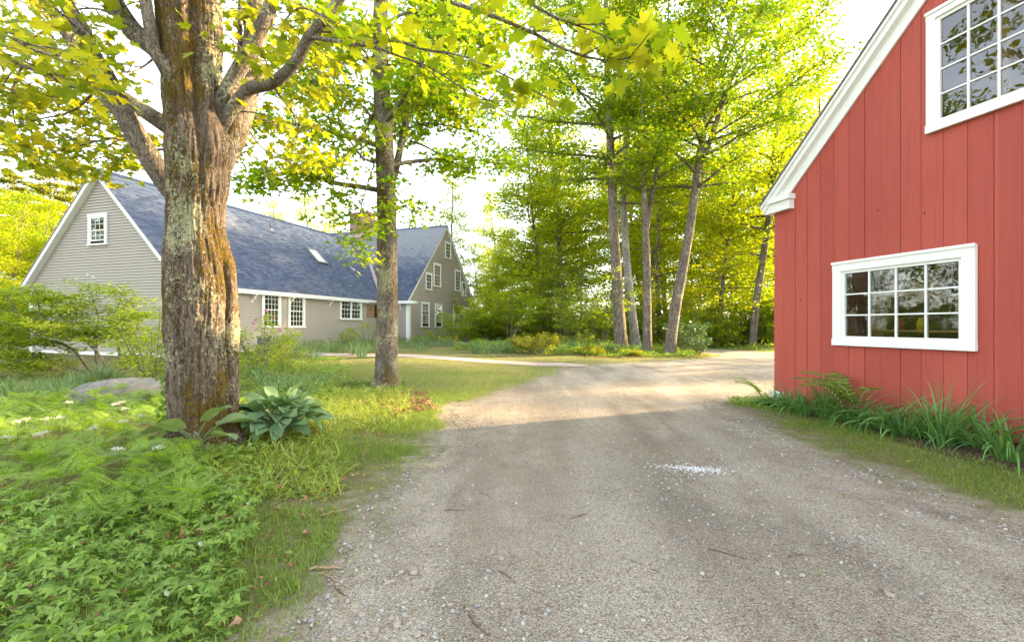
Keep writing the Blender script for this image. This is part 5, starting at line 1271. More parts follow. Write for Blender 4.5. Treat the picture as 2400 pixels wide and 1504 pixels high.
# ---- boulder
def rock(seed, a, b, c, n=3, rough=0.12):
    me = bpy.data.meshes.new('rock'); import bmesh
    bm = bmesh.new(); bmesh.ops.create_icosphere(bm, subdivisions=n, radius=1.0)
    Q = np.array([v.co[:] for v in bm.verts]); Q = Q * (1 + rough * vnoise(Q + seed, 1.3, seed)[:, None] + rough * 0.4 * vnoise(Q + seed, 3.7, seed + 1)[:, None])
    for v, q in zip(bm.verts, Q): v.co = (q[0] * a, q[1] * b, q[2] * c)
    for f in bm.faces: f.smooth = n > 2
    bm.to_mesh(me); bm.free(); return me
def mat_stone(name, col, sc=6):
    m, t, o = new_mat(name); v = coords(t)
    c = ramp(t, noise(t, v, sc, 6, 0.7), [(0.3, tuple(x * 0.5 for x in col)), (0.55, col), (0.75, tuple(min(1, x * 1.5) for x in col))])
    c = mixc(t, ramp(t, noise(t, v, sc * 0.4, 3), [(0.5, 0), (0.65, 0.5)]), c, (0.22, 0.19, 0.11))
    bsdf(t, o, c, 0.9, bump(t, noise(t, v, sc * 5, 5, 0.7), 0.7, 0.03), 0.2); return m
M['boulder'] = mat_stone('lichened_granite', (0.21, 0.20, 0.185), 6)
b = G(258, 950); o = mkobj('boulder', rock(5, 0.92, 0.62, 0.40, 5, 0.14), M['boulder'], None, (b[0], b[1] + 0.3, b[2] + 0.06), 0.2)
tag(o, 'broad low grey granite boulder left of the old maple', 'boulder')

# ---- hostas: every leaf a part
def hosta_leaf(L_, W_, sag, cup, nu=9, nv=6):
    u = np.linspace(0, 1, nu); w = W_ * (np.sin(pi * np.clip(u * 0.93 + 0.07, 0, 1)) ** 0.65) * (1 - 0.22 * u); w[-1] = 0.002
    V = []
    for i, uu in enumerate(u):
        for j in range(nv + 1):
            s = (j / nv * 2 - 1); rib = 0.006 * cos(s * 9 * pi) * (1 - uu * 0.4)
            back = -0.10 * L_ * (abs(s) ** 1.5) * (1 - uu) ** 3 if uu < 0.5 else 0
            V.append((s * w[i] / 2, uu * L_ + back, cup * abs(s) ** 1.6 * w[i] - sag * L_ * uu * uu + rib + 0.012 * sin(7 * uu + 3 * s)))
    F = [(i * (nv + 1) + j, i * (nv + 1) + j + 1, (i + 1) * (nv + 1) + j + 1, (i + 1) * (nv + 1) + j) for i in range(nu - 1) for j in range(nv)]
    return np.array(V), np.array(F)
def _hosta(name, a, b):
    m, t, o = new_mat(name); v = coords(t, kind='World'); oi = t.nodes.new('ShaderNodeObjectInfo').outputs['Random']
    c = mixc(t, math_(t, 'ADD', math_(t, 'MULTIPLY', oi, 0.6), math_(t, 'MULTIPLY', noise(t, v, 9, 3), 0.4)), a, b)
    p = N_(t, 'BsdfPrincipled'); L(t, c, p.inputs['Base Color']); p.inputs['Roughness'].default_value = 0.55; p.inputs['Specular IOR Level'].default_value = 0.3
    tr = N_(t, 'BsdfTranslucent'); L(t, mixc(t, 1.0, c, (1.8, 1.8, 0.7), 'MULTIPLY'), tr.inputs['Color']); mx = N_(t, 'MixShader'); mx.inputs[0].default_value = 0.25
    L(t, p.outputs[0], mx.inputs[1]); L(t, tr.outputs[0], mx.inputs[2]); L(t, mx.outputs[0], o.inputs['Surface']); return m
M['hosta'] = _hosta('hosta_leaf', (0.10, 0.185, 0.080), (0.21, 0.31, 0.15))
M['hosta2'] = _hosta('pale_hosta_leaf', (0.14, 0.21, 0.085), (0.22, 0.28, 0.13))
def hosta(loc, label, n, R, H, Lf, mat, seed):
    r = np.random.default_rng(seed); o = empty('hosta', loc); tag(o, label, 'hosta')
    for k in range(n):
        q = sqrt((k + 0.5) / n); az = k * 2.399 + r.normal(0, 0.2); rad = R * (0.25 + 0.75 * q) * r.uniform(0.85, 1.1); h = H * (1.05 - 0.62 * q ** 1.7) * r.uniform(0.85, 1.1)
        tip = np.array([cos(az) * rad * 0.62, sin(az) * rad * 0.62, h]); foot = np.array([cos(az) * 0.07 * q, sin(az) * 0.07 * q, -0.03])
        mid = (foot + tip) / 2 + np.array([-cos(az), -sin(az), 0]) * 0.05 + (0, 0, 0.05)
        mb = MB(); pp = spline([foot, mid, tip], 7); mb.tube(pp, np.linspace(0.011, 0.006, 7), 5, 0)
        V, F = hosta_leaf(Lf * r.uniform(0.8, 1.15), Lf * 0.80 * r.uniform(0.85, 1.1), r.uniform(0.08, 0.30) + 0.16 * q, r.uniform(0.05, 0.25))
        pit = radians(48 - 50 * q + r.normal(0, 10)); rol = r.normal(0, 0.3)
        V = V @ np.array(Matrix.Rotation(rol, 3, 'Y')).T @ np.array(Matrix.Rotation(pit, 3, 'X')).T @ np.array(Matrix.Rotation(az - pi / 2, 3, 'Z')).T + tip
        mb.add(V, F, 0, True); mb.obj('leaf', M[mat], o)
    return o
hosta(G(655, 1018), 'big blue-green hosta at the foot of the old maple', 105, 0.70, 0.44, 0.24, 'hosta', 81)
hosta(G(462, 1062), 'small pale hosta with few broad leaves in front of the old maple trunk', 8, 0.48, 0.36, 0.34, 'hosta2', 84)

# ---- ground cover on the left: ferny leaves, palmate leaves, grass
def frond_tpl(pairs=10, sub=3):
    V = []; F = []
    for k in range(pairs):
        y = 0.12 + 0.88 * k / pairs; ln = 0.36 * (1 - (k / pairs) ** 1.25) * (0.75 + 0.25 * min(1, k / 2)) + 0.02
        for sd in (-1, 1):
            d = np.array([sd * 0.86, 0.5, -0.10]); d /= np.linalg.norm(d); n_ = np.array([-d[1] * sd, d[0] * sd, 0]); b = np.array([0, y, -0.16 * y * y])
            for q in range(sub):
                c = b + d * ln * (q + 0.35) / sub; s = ln / sub * 1.5 * (1.1 - 0.6 * q / sub)
                for e in (-1, 1):
                    t_ = c + d * s * 0.75 + n_ * e * s * 0.62 + np.array([0, 0, -0.02 * ln]); i = len(V)
                    V += [tuple(c), tuple(c + d * s * 0.5 + n_ * e * s * 0.1), tuple(t_)]; F.append((i, i + 1, i + 2) if e * sd > 0 else (i, i + 2, i + 1))
            i = len(V); V += [tuple(b), tuple(b + n_ * 0.006), tuple(b + d * ln)]; F.append((i, i + 1, i + 2))
    i = len(V); V += [(-0.006, -0.5, -0.25), (0.006, -0.5, -0.25), (0.004, 0.0, 0), (-0.004, 0, 0), (0.0, 1.0, -0.16)]
    F += [(i, i + 1, i + 2), (i, i + 2, i + 3), (i + 3, i + 2, i + 4)]
    return np.array(V), np.array(F)
def palm_tpl(nl=7):
    V = []; F = []
    for k in range(nl):
        a = radians(-125 + 250 * k / (nl - 1)); ln = 1.0 - 0.28 * abs(k - (nl - 1) / 2) / ((nl - 1) / 2); c, s = sin(a), cos(a)
        rows = [(0.0, 0.015), (0.55, 0.19), (0.62, 0.13), (1.0, 0.0)]
        i = len(V)
        for u, w_ in rows:
            for e in (-1, 0, 1): x, y = e * w_ * ln, u * ln; V.append((x * s + y * c, -x * c + y * s, 0.05 * abs(e) * (w_ / 0.19) - 0.22 * u * u + 0.03))
        for j in range(len(rows) - 1):
            for e in range(2): F.append((i + 3 * j + e, i + 3 * j + e + 1, i + 3 * j + e + 4, i + 3 * j + e + 3))
    return np.array(V), np.array(F)
def region_points(n, test, xr, yr, r):
    x = r.uniform(*xr, n); y = r.uniform(*yr, n); k = test(x, y); return x[k], y[k]
def inpx(x, y):                                                  # picture column and row of ground points
    return 1200 + FPX * x / y, HORIZ + FPX * (CAM_H - gz(x, y)) / y
r7 = np.random.default_rng(90)
TRK = ((HB[0], HB[1], 0.52), (SB[0], SB[1], 0.36))
def off_trunk(x, y):
    k = np.ones(len(x), bool)
    for a, b_, q in TRK: k &= np.hypot(x - a, y - b_) > q
    return k
def fern_zone(x, y):
    px, py = inpx(x, y); d = drive_field(x, y); q = np.stack([x, y], -1)
    edge = 500 + 90 * vnoise(q, 1.2, 61)
    return (px > -160) & (px < edge + (1000 - py) * 0.15) & (py > 935) & (py < 1300 + 120 * vnoise(q, 1.1, 62)) & off_trunk(x, y) & (d > 0.9)
x, y = region_points(4600, fern_zone, (-8.5, -1.4), (3.2, 8.8), r7); n = len(x)
mb = MB(); T, F = frond_tpl(); a = r7.uniform(0, 2 * pi, n); el = r7.uniform(0.05, 0.75, n)
ay = np.stack([np.cos(a) * np.cos(el), np.sin(a) * np.cos(el), np.sin(el)], -1); up = np.tile((0.0, 0, 1.0), (n, 1)) + r7.normal(0, 0.2, (n, 3)); ax = np.cross(ay, up); ax /= np.linalg.norm(ax, axis=1, keepdims=True); az = np.cross(ax, ay)
sz = r7.uniform(0.16, 0.30, n); hgt = r7.uniform(0.10, 0.34, n) * (0.8 + 0.3 * vnoise(np.stack([x, y], -1), 1.0, 63))
scatter(mb, T, F, np.stack([x, y, gz(x, y) + hgt], -1), ax, ay, az, np.stack([sz, sz, sz], -1))
tag(mb.obj('ferny_ground_cover', M['fern']), 'feathery light green ground cover around the old maple', 'ground cover', kind='stuff')
def palm_zone(x, y):
    px, py = inpx(x, y); q = np.stack([x, y], -1); d = drive_field(x, y)
    return (px > -160) & (py > 1140 + 60 * vnoise(q, 1.3, 64)) & (d > 0.30 + 0.25 * vnoise(q, 1.7, 65)) & (px < 560 + 60 * vnoise(q, 1.5, 66))
mb = MB()
for cnt, tp_, (s0, s1), hm in ((1500, palm_tpl(7), (0.035, 0.085), 0.18), (1500, palm_tpl(5), (0.030, 0.10), 0.21), (2600, (np.array([(0, 0, 0), (0.2, 0.25, 0.03), (0, 0.62, 0), (-0.2, 0.25, 0.03), (0.05, 0.02, 0), (0.5, 0.08, 0.02), (0.3, 0.32, 0.03), (-0.05, 0.02, 0), (-0.5, 0.08, 0.02), (-0.3, 0.32, 0.03)]), [np.array([(0, 1, 2, 3)]), np.array([(4, 5, 6), (7, 9, 8)])]), (0.04, 0.10), 0.14)):
    x, y = region_points(cnt, palm_zone, (-4.2, -1.2), (1.5, 4.4), r7); n = len(x)
    T, F = tp_; ax, ay, az = rand_frames(n, None, 0.45, r7); sz = s0 + (s1 - s0) * r7.uniform(0, 1, n) ** 1.5; hgt = r7.uniform(0.015, hm, n) * (0.8 + 0.6 * vnoise(np.stack([x, y], -1), 1.6, 67))
    scatter(mb, T, F, np.stack([x, y, gz(x, y) + hgt], -1), ax, ay, az, np.stack([sz, sz, sz], -1))
    st = np.stack([x, y, gz(x, y) - 0.01], -1); ribbons(mb, st, r7.uniform(0, 6.28, n), hgt + 0.02, np.full(n, 1.5), np.full(n, 0.1), np.full(n, 0.004), 2, r7)
T, F = palm_tpl(7)
x, y = region_points(900, lambda a, b: (inpx(a, b)[0] > 380) & (inpx(a, b)[0] < 640) & (inpx(a, b)[1] > 1020) & (inpx(a, b)[1] < 1200) & off_trunk(a, b) & (drive_field(a, b) > 0.9), (-4.2, -1.8), (3.4, 6.5), r7); n = len(x)
ax, ay, az = rand_frames(n, None, 0.35, r7); sz = r7.uniform(0.04, 0.08, n)
scatter(mb, T, F, np.stack([x, y, gz(x, y) + r7.uniform(0.04, 0.16, n)], -1), ax, ay, az, np.stack([sz, sz, sz], -1))
tag(mb.obj('palmate_ground_cover', M['palm']), 'green ground cover of palmate leaves at the near end of the bed', 'ground cover', kind='stuff')
# strap-leaved cover between hosta and drive
def strap_zone(x, y):
    px, py = inpx(x, y); q = np.stack([x, y], -1); d = drive_field(x, y)
    return (px > 470 + 40 * vnoise(q, 1.2, 70)) & (px < 960) & (py > 915) & (py < 1130 + 60 * vnoise(q, 1.2, 71)) & off_trunk(x, y) & (d > 0.55 + 0.3 * vnoise(q, 1.4, 72)) & ((px < 800) | (py < 1010))
x, y = region_points(30000, strap_zone, (-5.5, -0.5), (3.8, 10.5), r7); n = len(x)
mb = MB(); ribbons(mb, np.stack([x, y, gz(x, y) - 0.01], -1), r7.uniform(0, 6.28, n), r7.uniform(0.10, 0.27, n), np.radians(r7.uniform(12, 78, n)), r7.uniform(0.6, 2.4, n), r7.uniform(0.008, 0.020, n), 4, r7, 0.6)
tag(mb.obj('strap_ground_cover', M['grass2']), 'pale strap-leaved ground cover between the hosta and the drive', 'ground cover', kind='stuff')
# leafy cover in the beds by the house and under the maples
def cover(name, label, n, test, xr, yr, h, size, mat, kind='oval', tilt=0.5):
    x, y = region_points(n, test, xr, yr, r7); n = len(x); mb = MB(); T, F = leaf_tpl(kind); ax, ay, az = rand_frames(n, None, tilt, r7)
    sz = size * r7.uniform(0.6, 1.4, n); q = np.stack([x, y], -1); lump = np.clip(0.55 + 0.6 * vnoise(q, 1.1, 95) + 0.4 * vnoise(q, 3.0, 96), 0.1, 1.5)
    scatter(mb, T, F, np.stack([x, y, gz(x, y) + h * lump * np.sqrt(r7.uniform(0, 1, n))], -1), ax, ay, az, np.stack([sz, sz, sz], -1))
    tag(mb.obj(name, M[mat]), label, 'ground cover', kind='stuff')
# lawn and verge grass
def grass(name, label, n, test, xr, yr, h, w_, mat='grassb', nseg=2, bend=(0.3, 1.4)):
    x, y = region_points(n, test, xr, yr, r7); n = len(x); mb = MB()
    ribbons(mb, np.stack([x, y, gz(x, y) - 0.005], -1), r7.uniform(0, 6.28, n), h * (0.45 + 1.2 * r7.uniform(0, 1, n) ** 2), np.radians(r7.uniform(18, 88, n)), r7.uniform(*bend, n), r7.uniform(0.6, 1.5, n) * w_, nseg, r7, 0.7)
    tag(mb.obj(name, M[mat]), label, 'grass', kind='stuff')
def patchy(x, y, lo, hi, s, seed, thr=0.0):
    d = drive_field(x, y); q = np.stack([x, y], -1); nz = vnoise(q, s, seed) * 0.6 + vnoise(q, s * 3.1, seed + 1) * 0.4
    return (d > lo + 0.25 * nz) & (d < hi) & (r7.uniform(0, 1, len(x)) < np.clip(0.62 + 1.3 * nz + 0.5 * (d - lo) - thr, 0.03, 1))
grass('verge_grass', 'short green grass on the verge between the bed and the drive', 230000, lambda x, y: patchy(x, y, 0.10, 2.2, 1.5, 80, 0.28) & (r7.uniform(0, 1, len(x)) < 1 - smooth(7.0, 11.5, y)) & off_trunk(x, y) & ((inpx(x, y)[0] > 380) | (r7.uniform(0, 1, len(x)) < 0.3)), (-3.6, 0.6), (1.6, 11.5), 0.075, 0.0062)
cover('verge_weeds', 'small leafy weeds in the grass of the verge', 16000, lambda x, y: patchy(x, y, 0.25, 2.4, 1.3, 88, 0.45) & off_trunk(x, y), (-3.6, 0.2), (1.6, 10.0), 0.07, 0.034, 'palm')
grass('edge_grass', 'thin straggling grass along the edge of the gravel', 40000, lambda x, y: patchy(x, y, -0.45, 0.7, 3.0, 86, 0.75) & (x < 3), (-2.4, 3.4), (1.6, 19), 0.045, 0.0055)
grass('lawn_grass', 'mown lawn grass between the drive and the house', 120000, lambda x, y: patchy(x, y, 0.1, 30, 0.7, 82, 0.1) & off_trunk(x, y) & (sdist(x, y, WALK) > 0.05) & (inpx(x, y)[0] > -120), (-13, 9.5), (8.5, 21.5), 0.06, 0.011, nseg=1)
grass('near_lawn_grass', 'lawn grass around the slender maple', 60000, lambda x, y: patchy(x, y, 0.1, 30, 0.9, 83, 0.2) & off_trunk(x, y) & (inpx(x, y)[0] > 560), (-6.5, 1.6), (7.5, 15), 0.06, 0.009, nseg=1)
grass('drive_edge_grass', 'fresh green grass along the edge of the drive before the barn bed', 60000, lambda x, y: (sdist(x, y, MULCH) > -0.12) & (x > 3.2) & patchy(x, y, 0.05, 3, 1.6, 84, 0.42), (3.4, 5.6), (2.6, 9.9), 0.06, 0.006)
grass('far_verge_grass', 'grass at the far edge of the drive below the woods', 30000, lambda x, y: (drive_field(x, y) > 0.0) & (y > 20) & (x > 8) & (drive_field(x, y) < 3.5), (8, 22), (20, 33), 0.14, 0.018)
mbx = []
def tuft_test(x, y):
    q = np.stack([x, y], -1); return (drive_field(x, y) < -0.1) & (vnoise(q, 1.1, 91) + 0.5 * vnoise(q, 5, 92) > 0.72) & (r7.uniform(0, 1, len(x)) < 0.5)
grass('drive_tufts', 'tiny grass tufts sprouting in the gravel drive', 60000, tuft_test, (-1.5, 3.8), (1.9, 9), 0.03, 0.004)
def bed_house(x, y):
    lx = (x - HO[0]) * cos(HA) + (y - HO[1]) * sin(HA); ly = -(x - HO[0]) * sin(HA) + (y - HO[1]) * cos(HA)
    q = np.stack([x, y], -1)
    return ((lx > -1.0) & (lx < 14.6) & (ly > -3.0 + 0.5 * vnoise(q, 0.6, 97)) & (ly < -0.1) & ~((lx > 13.2) & (ly > -1.95))) | ((lx > 13) & (lx < 24) & (ly > -3.6 + 0.4 * vnoise(q, 0.6, 97)) & (ly < -1.95))
cover('house_bed_cover', 'mixed leafy plants in the bed along the house', 42000, bed_house, (-13, 1), (15, 40), 0.42, 0.085, 'cover')
BEDM = np.array([(-2.6, 20.7), (1.0, 20.1), (4.0, 20.3), (8.4, 21.3), (9.6, 23.4), (8, 27), (-2, 27)])
cover('maple_bed_cover', 'mixed leafy plants in the bed under the maples', 42000, lambda x, y: sdist(x, y, BEDM) + 0.3 * vnoise(np.stack([x, y], -1), 0.8, 98) < 0, (-3, 10), (19.5, 27.5), 0.28, 0.075, 'cover')
cover('mid_bed_cover', 'mixed leafy plants between the old maple and the house', 26000, lambda x, y: (inpx(x, y)[0] < 800 + 40 * vnoise(np.stack([x, y], -1), 1, 99)) & (inpx(x, y)[0] > 545) & (inpx(x, y)[1] > 842) & (inpx(x, y)[1] < 940) & off_trunk(x, y), (-12, -2), (8, 19), 0.30, 0.065, 'cover')
cover('left_bed_cover', 'low dark leafy cover under the daffodils and shrub', 9000, lambda x, y: (inpx(x, y)[0] < 400) & (inpx(x, y)[0] > -100) & (inpx(x, y)[1] > 885) & (inpx(x, y)[1] < 960) & off_trunk(x, y), (-14, -4), (7, 14), 0.16, 0.06, 'cover')
cover('ivy_cover', 'dark leafy cover at the foot of the slender maple', 2600, lambda x, y: (np.hypot(x - SB[0] + 0.25, y - SB[1] + 0.25) < 0.75 + 0.3 * vnoise(np.stack([x, y], -1), 2, 93)) & (np.hypot(x - SB[0], y - SB[1]) > 0.32) & (y < SB[1] + 0.3), (SB[0] - 1.6, SB[0] + 1.2), (SB[1] - 1.4, SB[1] + 0.5), 0.14, 0.06, 'leaf_hem')
cover('forest_floor_cover', 'low green plants on the floor of the woods', 16000, lambda x, y: (drive_field(x, y) > 0.4) & (y > 26), (-6, 34), (26, 46), 0.5, 0.13, 'leaf_c')
# ------------------------------------------------------------------ barn-side plants
BL = [strap_clump(101, 70, 0.82, 0.16, 0.032, (40, 82), (1.0, 2.9), 8), strap_clump(102, 74, 0.76, 0.20, 0.040, (32, 78), (1.1, 3.0), 8), strap_clump(103, 64, 0.86, 0.15, 0.022, (60, 88), (0.2, 1.6), 7)]
def wall_pt(t, out): return BO + np.array([0.261, -0.965]) * t + np.array([-0.965, -0.261]) * out
lab_l = ['strap-leaved lily clump beside the white corner block of the barn', 'second lily clump from the white corner block of the barn', 'lily clump under the left end of the low barn window',
         'lily clump just left of the tall arching plant', 'lily clump around the foot of the tall arching plant', 'lily clump under the right end of the low barn window',
         'broad-leaved lily clump right of the low barn window', 'fine-leaved pale clump near the right edge of the view', 'dense lily clump at the right edge against the barn', 'lily clump at the right edge, closest to the camera', 'lily clump tight against the barn wall behind the others']
for k, (t_, out, v, sc) in enumerate(((0.42, 0.40, 1, 0.62), (0.80, 0.46, 0, 0.78), (1.15, 0.52, 1, 0.8), (1.55, 0.50, 2, 0.85), (2.0, 0.52, 0, 0.85), (2.45, 0.55, 1, 0.9), (2.85, 0.65, 1, 0.9), (3.30, 0.75, 2, 0.95), (3.55, 0.45, 0, 1.0), (3.95, 0.75, 0, 0.9), (3.1, 0.35, 0, 0.9))):
    p = wall_pt(t_, out); me = BL[v]
    o = mkobj('lily_clump', me, M['lily'], None, (p[0], p[1], g1(p[0], p[1])), r6.uniform(0, 6.28)); o.scale = (sc, sc, sc); tag(o, lab_l[k], 'plant', 'lily clumps along the barn wall')
def seal(loc, label, stems, H, seed, lean):
    """arching stems with two rows of oval leaves and small hanging bells"""
    r = np.random.default_rng(seed); o = empty('solomons_seal', loc); tag(o, label, 'plant')
    for k in range(stems):
        az = lean + (k - (stems - 1) / 2) * 0.42 + r.normal(0, 0.2); n = 15; b = np.array([r.normal(0, 0.06), r.normal(0, 0.06), -0.02]); th = np.radians(np.linspace(84, -4 + r.uniform(-8, 10), n)); ds = H * 1.5 * r.uniform(0.8, 1.05) / n
        p = b + np.cumsum(np.stack([np.cos(th) * cos(az), np.cos(th) * sin(az), np.sin(th)], -1) * ds, 0); p = np.vstack([b, p])
        s_ = MB(); s_.tube(p, np.linspace(0.006, 0.0025, n + 1), 5); st_ = s_.obj('stem', M['stalk'], o)
        lf = MB(); T, F = leaf_tpl('oval'); pos, ax_, ay_, az_ = [], [], [], []; bells = MB()
        sidev = np.array([-sin(az), cos(az), 0])
        for j in range(5, n + 1):
            for sd in (-1, 1):
                tan = p[min(j + 1, n)] - p[j - 1]; tan = tan / np.linalg.norm(tan); d = tan * 0.55 + sidev * sd * 0.9 + np.array([0, 0, -0.02]); d /= np.linalg.norm(d)
                nn = np.array([0, 0, 1.0]) - d * d[2]; nn += sidev * sd * 0.10; nn -= d * (nn @ d); nn /= np.linalg.norm(nn); pos.append(p[j]); ay_.append(d); az_.append(nn); ax_.append(np.cross(d, nn))
            if j % 1 == 0 and j < n - 1:
                for q in (-1, 1): c = p[j] + (0, 0, -0.012); bells.tube([c, c + np.array([0.004 * q, 0.006 * q, -0.016]), c + np.array([0.006 * q, 0.008 * q, -0.032])], [0.0015, 0.0055, 0.0045], 6)
        sc = r.uniform(0.75, 1.0, len(pos)) * 0.20 * H; scatter(lf, T * (1.5, 1, 1), F, np.array(pos), np.array(ax_), np.array(ay_), np.array(az_), np.stack([sc, sc, sc], -1))
        lf.obj('leaves', M['palm'], o); bells.obj('bells', M['white_f'], o)
p = wall_pt(2.05, 0.55); seal((p[0], p[1], g1(*p)), 'tall arching plant with rows of white bells under the low barn window', 8, 0.80, 111, 2.75)
p = wall_pt(-0.05, 0.30); seal((p[0], p[1], g1(*p)), 'arching green plant at the left corner of the barn', 3, 0.55, 112, 2.9)
cover('barn_corner_cover', 'low leafy cover at the foot of the barn corner', 2600, lambda x, y: (np.hypot(x - 4.62, y - 8.95) < 0.55 + 0.2 * vnoise(np.stack([x, y], -1), 2, 94)) & (drive_field(x, y) > 0), (4.0, 5.4), (8.2, 9.7), 0.13, 0.045, 'cover')
for px, py in ((1843, 995), (2128, 1092), (1960, 1010)):
    p = G(px, py); o = empty('dandelion', p); tag(o, {1843: 'yellow dandelion in the grass near the barn corner', 2128: 'yellow dandelion in the grass at the right, before the lilies', 1960: 'small yellow flower at the foot of the lilies'}[px], 'flower')
    MB().tube([(0, 0, 0), (0.003, 0, 0.05)], [0.002, 0.002], 4).obj('stem', M['stalk'], o)
    mb = MB(); k = 22; a = np.arange(k) * 2.4; ay = np.stack([np.cos(a), np.sin(a), r6.uniform(0.1, 0.7, k)], -1); az = np.tile((0, 0, 1.0), (k, 1)); ax = np.cross(ay, az); scatter(mb, *leaf_tpl('simple'), np.tile((0.003, 0, 0.05), (k, 1)), ax, ay, np.cross(ax, ay), 0.02); mb.obj('flower_head', M['yellow_f'], o)

# ------------------------------------------------------------------ flowers, litter, sticks, stones
def umbel(px, py, label, Y=None, sz=0.036):
    gp_ = G(px, py + 75); top = P(px, py, gp_[1]); o = empty('white_umbel', gp_); tag(o, label, 'flower', 'white flower heads over the ferny cover'); t_ = top - gp_
    MB().tube(spline([(0, 0, 0), t_ * 0.5 + (0.02, 0, 0), t_ - (0, 0, 0.02)], 6), [0.004] * 6, 5).obj('stem', M['stalk'], o)
    mb = MB(); k = 70; q = np.sqrt(r6.uniform(0, 1, k)) * sz; a = r6.uniform(0, 6.28, k); pos = np.stack([np.cos(a) * q * 1.3, np.sin(a) * q * 1.3, -q * 0.35 + r6.normal(0, 0.006, k)], -1) + t_
    ax, ay, az = rand_frames(k, None, 0.35, r6); scatter(mb, leaf_tpl('simple')[0] * (1.6, 1, 1), leaf_tpl('simple')[1], pos, ax, ay, az, 0.016); mb.obj('flower_head', M['white_f'], o)
for px, py in ((110, 978), (140, 975), (38, 985), (60, 980), (270, 945), (283, 940), (292, 955), (290, 985), (330, 972), (105, 1010), (90, 1015), (278, 1048), (372, 1045), (220, 1000), (15, 1020), (160, 940))[::1]:
    umbel(px, py, 'small white umbel flower standing over the ferny ground cover')
for px, py in ((392, 1418), (540, 1145), (545, 1172), (582, 1195), (470, 1295), (520, 1180)):
    p = G(px, py + 14); o = empty('violet', p); tag(o, 'tiny white violet among the green ground cover near the stick' if px > 430 else 'single white violet in the palmate leaves near the bottom edge', 'flower', 'white violets')
    MB().tube([(0, 0, 0), (0, 0, 0.10)], [0.0015, 0.0015], 4).obj('stem', M['stalk'], o)
    mb = MB(); k = 5; a = np.arange(k) * 2 * pi / 5; ay = np.stack([np.cos(a), 0 * a - 0.3, np.sin(a)], -1); az = np.tile((0.1, -1.0, 0.3), (k, 1)); ax = np.cross(ay, az); ax /= np.linalg.norm(ax, axis=1, keepdims=True); scatter(mb, leaf_tpl('oval')[0] * (1.9, 1, 1), leaf_tpl('oval')[1], np.tile((0, 0, 0.10), (k, 1)), ax, ay, az, 0.017); mb.obj('flower_head', M['white_f'], o)
for px, py in ((885, 900), (898, 908), (870, 915), (912, 903)):
    p = G(px, py + 6) + (0, -0.35, 0.12); o = mkobj('white_blossom', MB().mesh('x'), None, None, p); bpy.data.objects.remove(o)
    mb = MB(); k = 12; ax, ay, az = rand_frames(k, None, 0.5, r6); scatter(mb, *leaf_tpl('simple'), r6.normal(0, 0.02, (k, 3)), ax, ay, az, 0.035)
    tag(mb.obj('white_blossom', M['white_f'], None, p), 'small white blossom at the foot of the slender maple', 'flower', 'white blossoms at the slender maple')
mb = MB(); k = 160; p = G(1088, 812); pos = np.stack([r6.normal(0, 0.35, k), r6.normal(0, 0.12, k), r6.uniform(0.12, 0.24, k)], -1); ax, ay, az = rand_frames(k, None, 0.5, r6); scatter(mb, *leaf_tpl('simple'), pos, ax, ay, az, 0.05)
tag(mb.obj('bluebell_patch', M['blue_f'], None, p), 'patch of blue flowers in the bed beside the lawn', 'flowers')
for px, py in ((1030, 792), (1040, 796), (1062, 798), (1070, 790)):
    mb = MB(); k = 14; ax, ay, az = rand_frames(k, None, 0.6, r6); scatter(mb, *leaf_tpl('oval'), r6.normal(0, 0.05, (k, 3)), ax, ay, az, 0.10)
    tag(mb.obj('yellow_flower', M['yellow_f'], None, P(px, py, 26.2)), 'yellow flower in the bed below the gable windows', 'flower', 'yellow flowers below the gable windows')

# dry leaves
M['litter'] = mat_leaf('dry_leaf', [(0.10, 0.045, 0.022), (0.20, 0.088, 0.040), (0.30, 0.15, 0.075), (0.36, 0.23, 0.14)], 0.15, (1.3, 1.1, 0.8))
def litter(name, label, n, test, xr, yr, size):
    x, y = region_points(n, test, xr, yr, r7); n = len(x); mb = MB(); ax, ay, az = rand_frames(n, None, 0.45, r7); sz = size * r7.uniform(0.5, 1.4, n); T, F = leaf_tpl('three'); T = T * (1, 1, 2.2)
    scatter(mb, T, F, np.stack([x, y, gz(x, y) + 0.02 + 0.05 * r7.uniform(0, 1, n)], -1), ax, ay, az, np.stack([sz, sz, sz], -1)); tag(mb.obj(name, M['litter']), label, 'dead leaves', kind='stuff')
lc = G(930, 945)
litter('leaf_litter', 'drift of dry red-brown leaves at the foot of the slender maple', 5200, lambda x, y: np.hypot((x - lc[0]) / 0.95, (y - lc[1]) / 1.3) < 0.8 + 0.5 * vnoise(np.stack([x, y], -1), 1.6, 121), (lc[0] - 1.8, lc[0] + 1.8), (lc[1] - 2.2, lc[1] + 2.2), 0.07)
litter('scattered_leaves', 'dry brown leaves scattered under the plants of the bed', 1300, lambda x, y: (drive_field(x, y) > 0.4) & (inpx(x, y)[0] > -100) & (inpx(x, y)[0] < 900), (-5, -0.9), (2, 8.5), 0.05)
litter('bed_leaves', 'dry leaves along the front of the maple bed', 1400, lambda x, y: np.abs(sdist(x, y, BEDM)) < 0.5, (3, 10), (19.5, 24.5), 0.09)
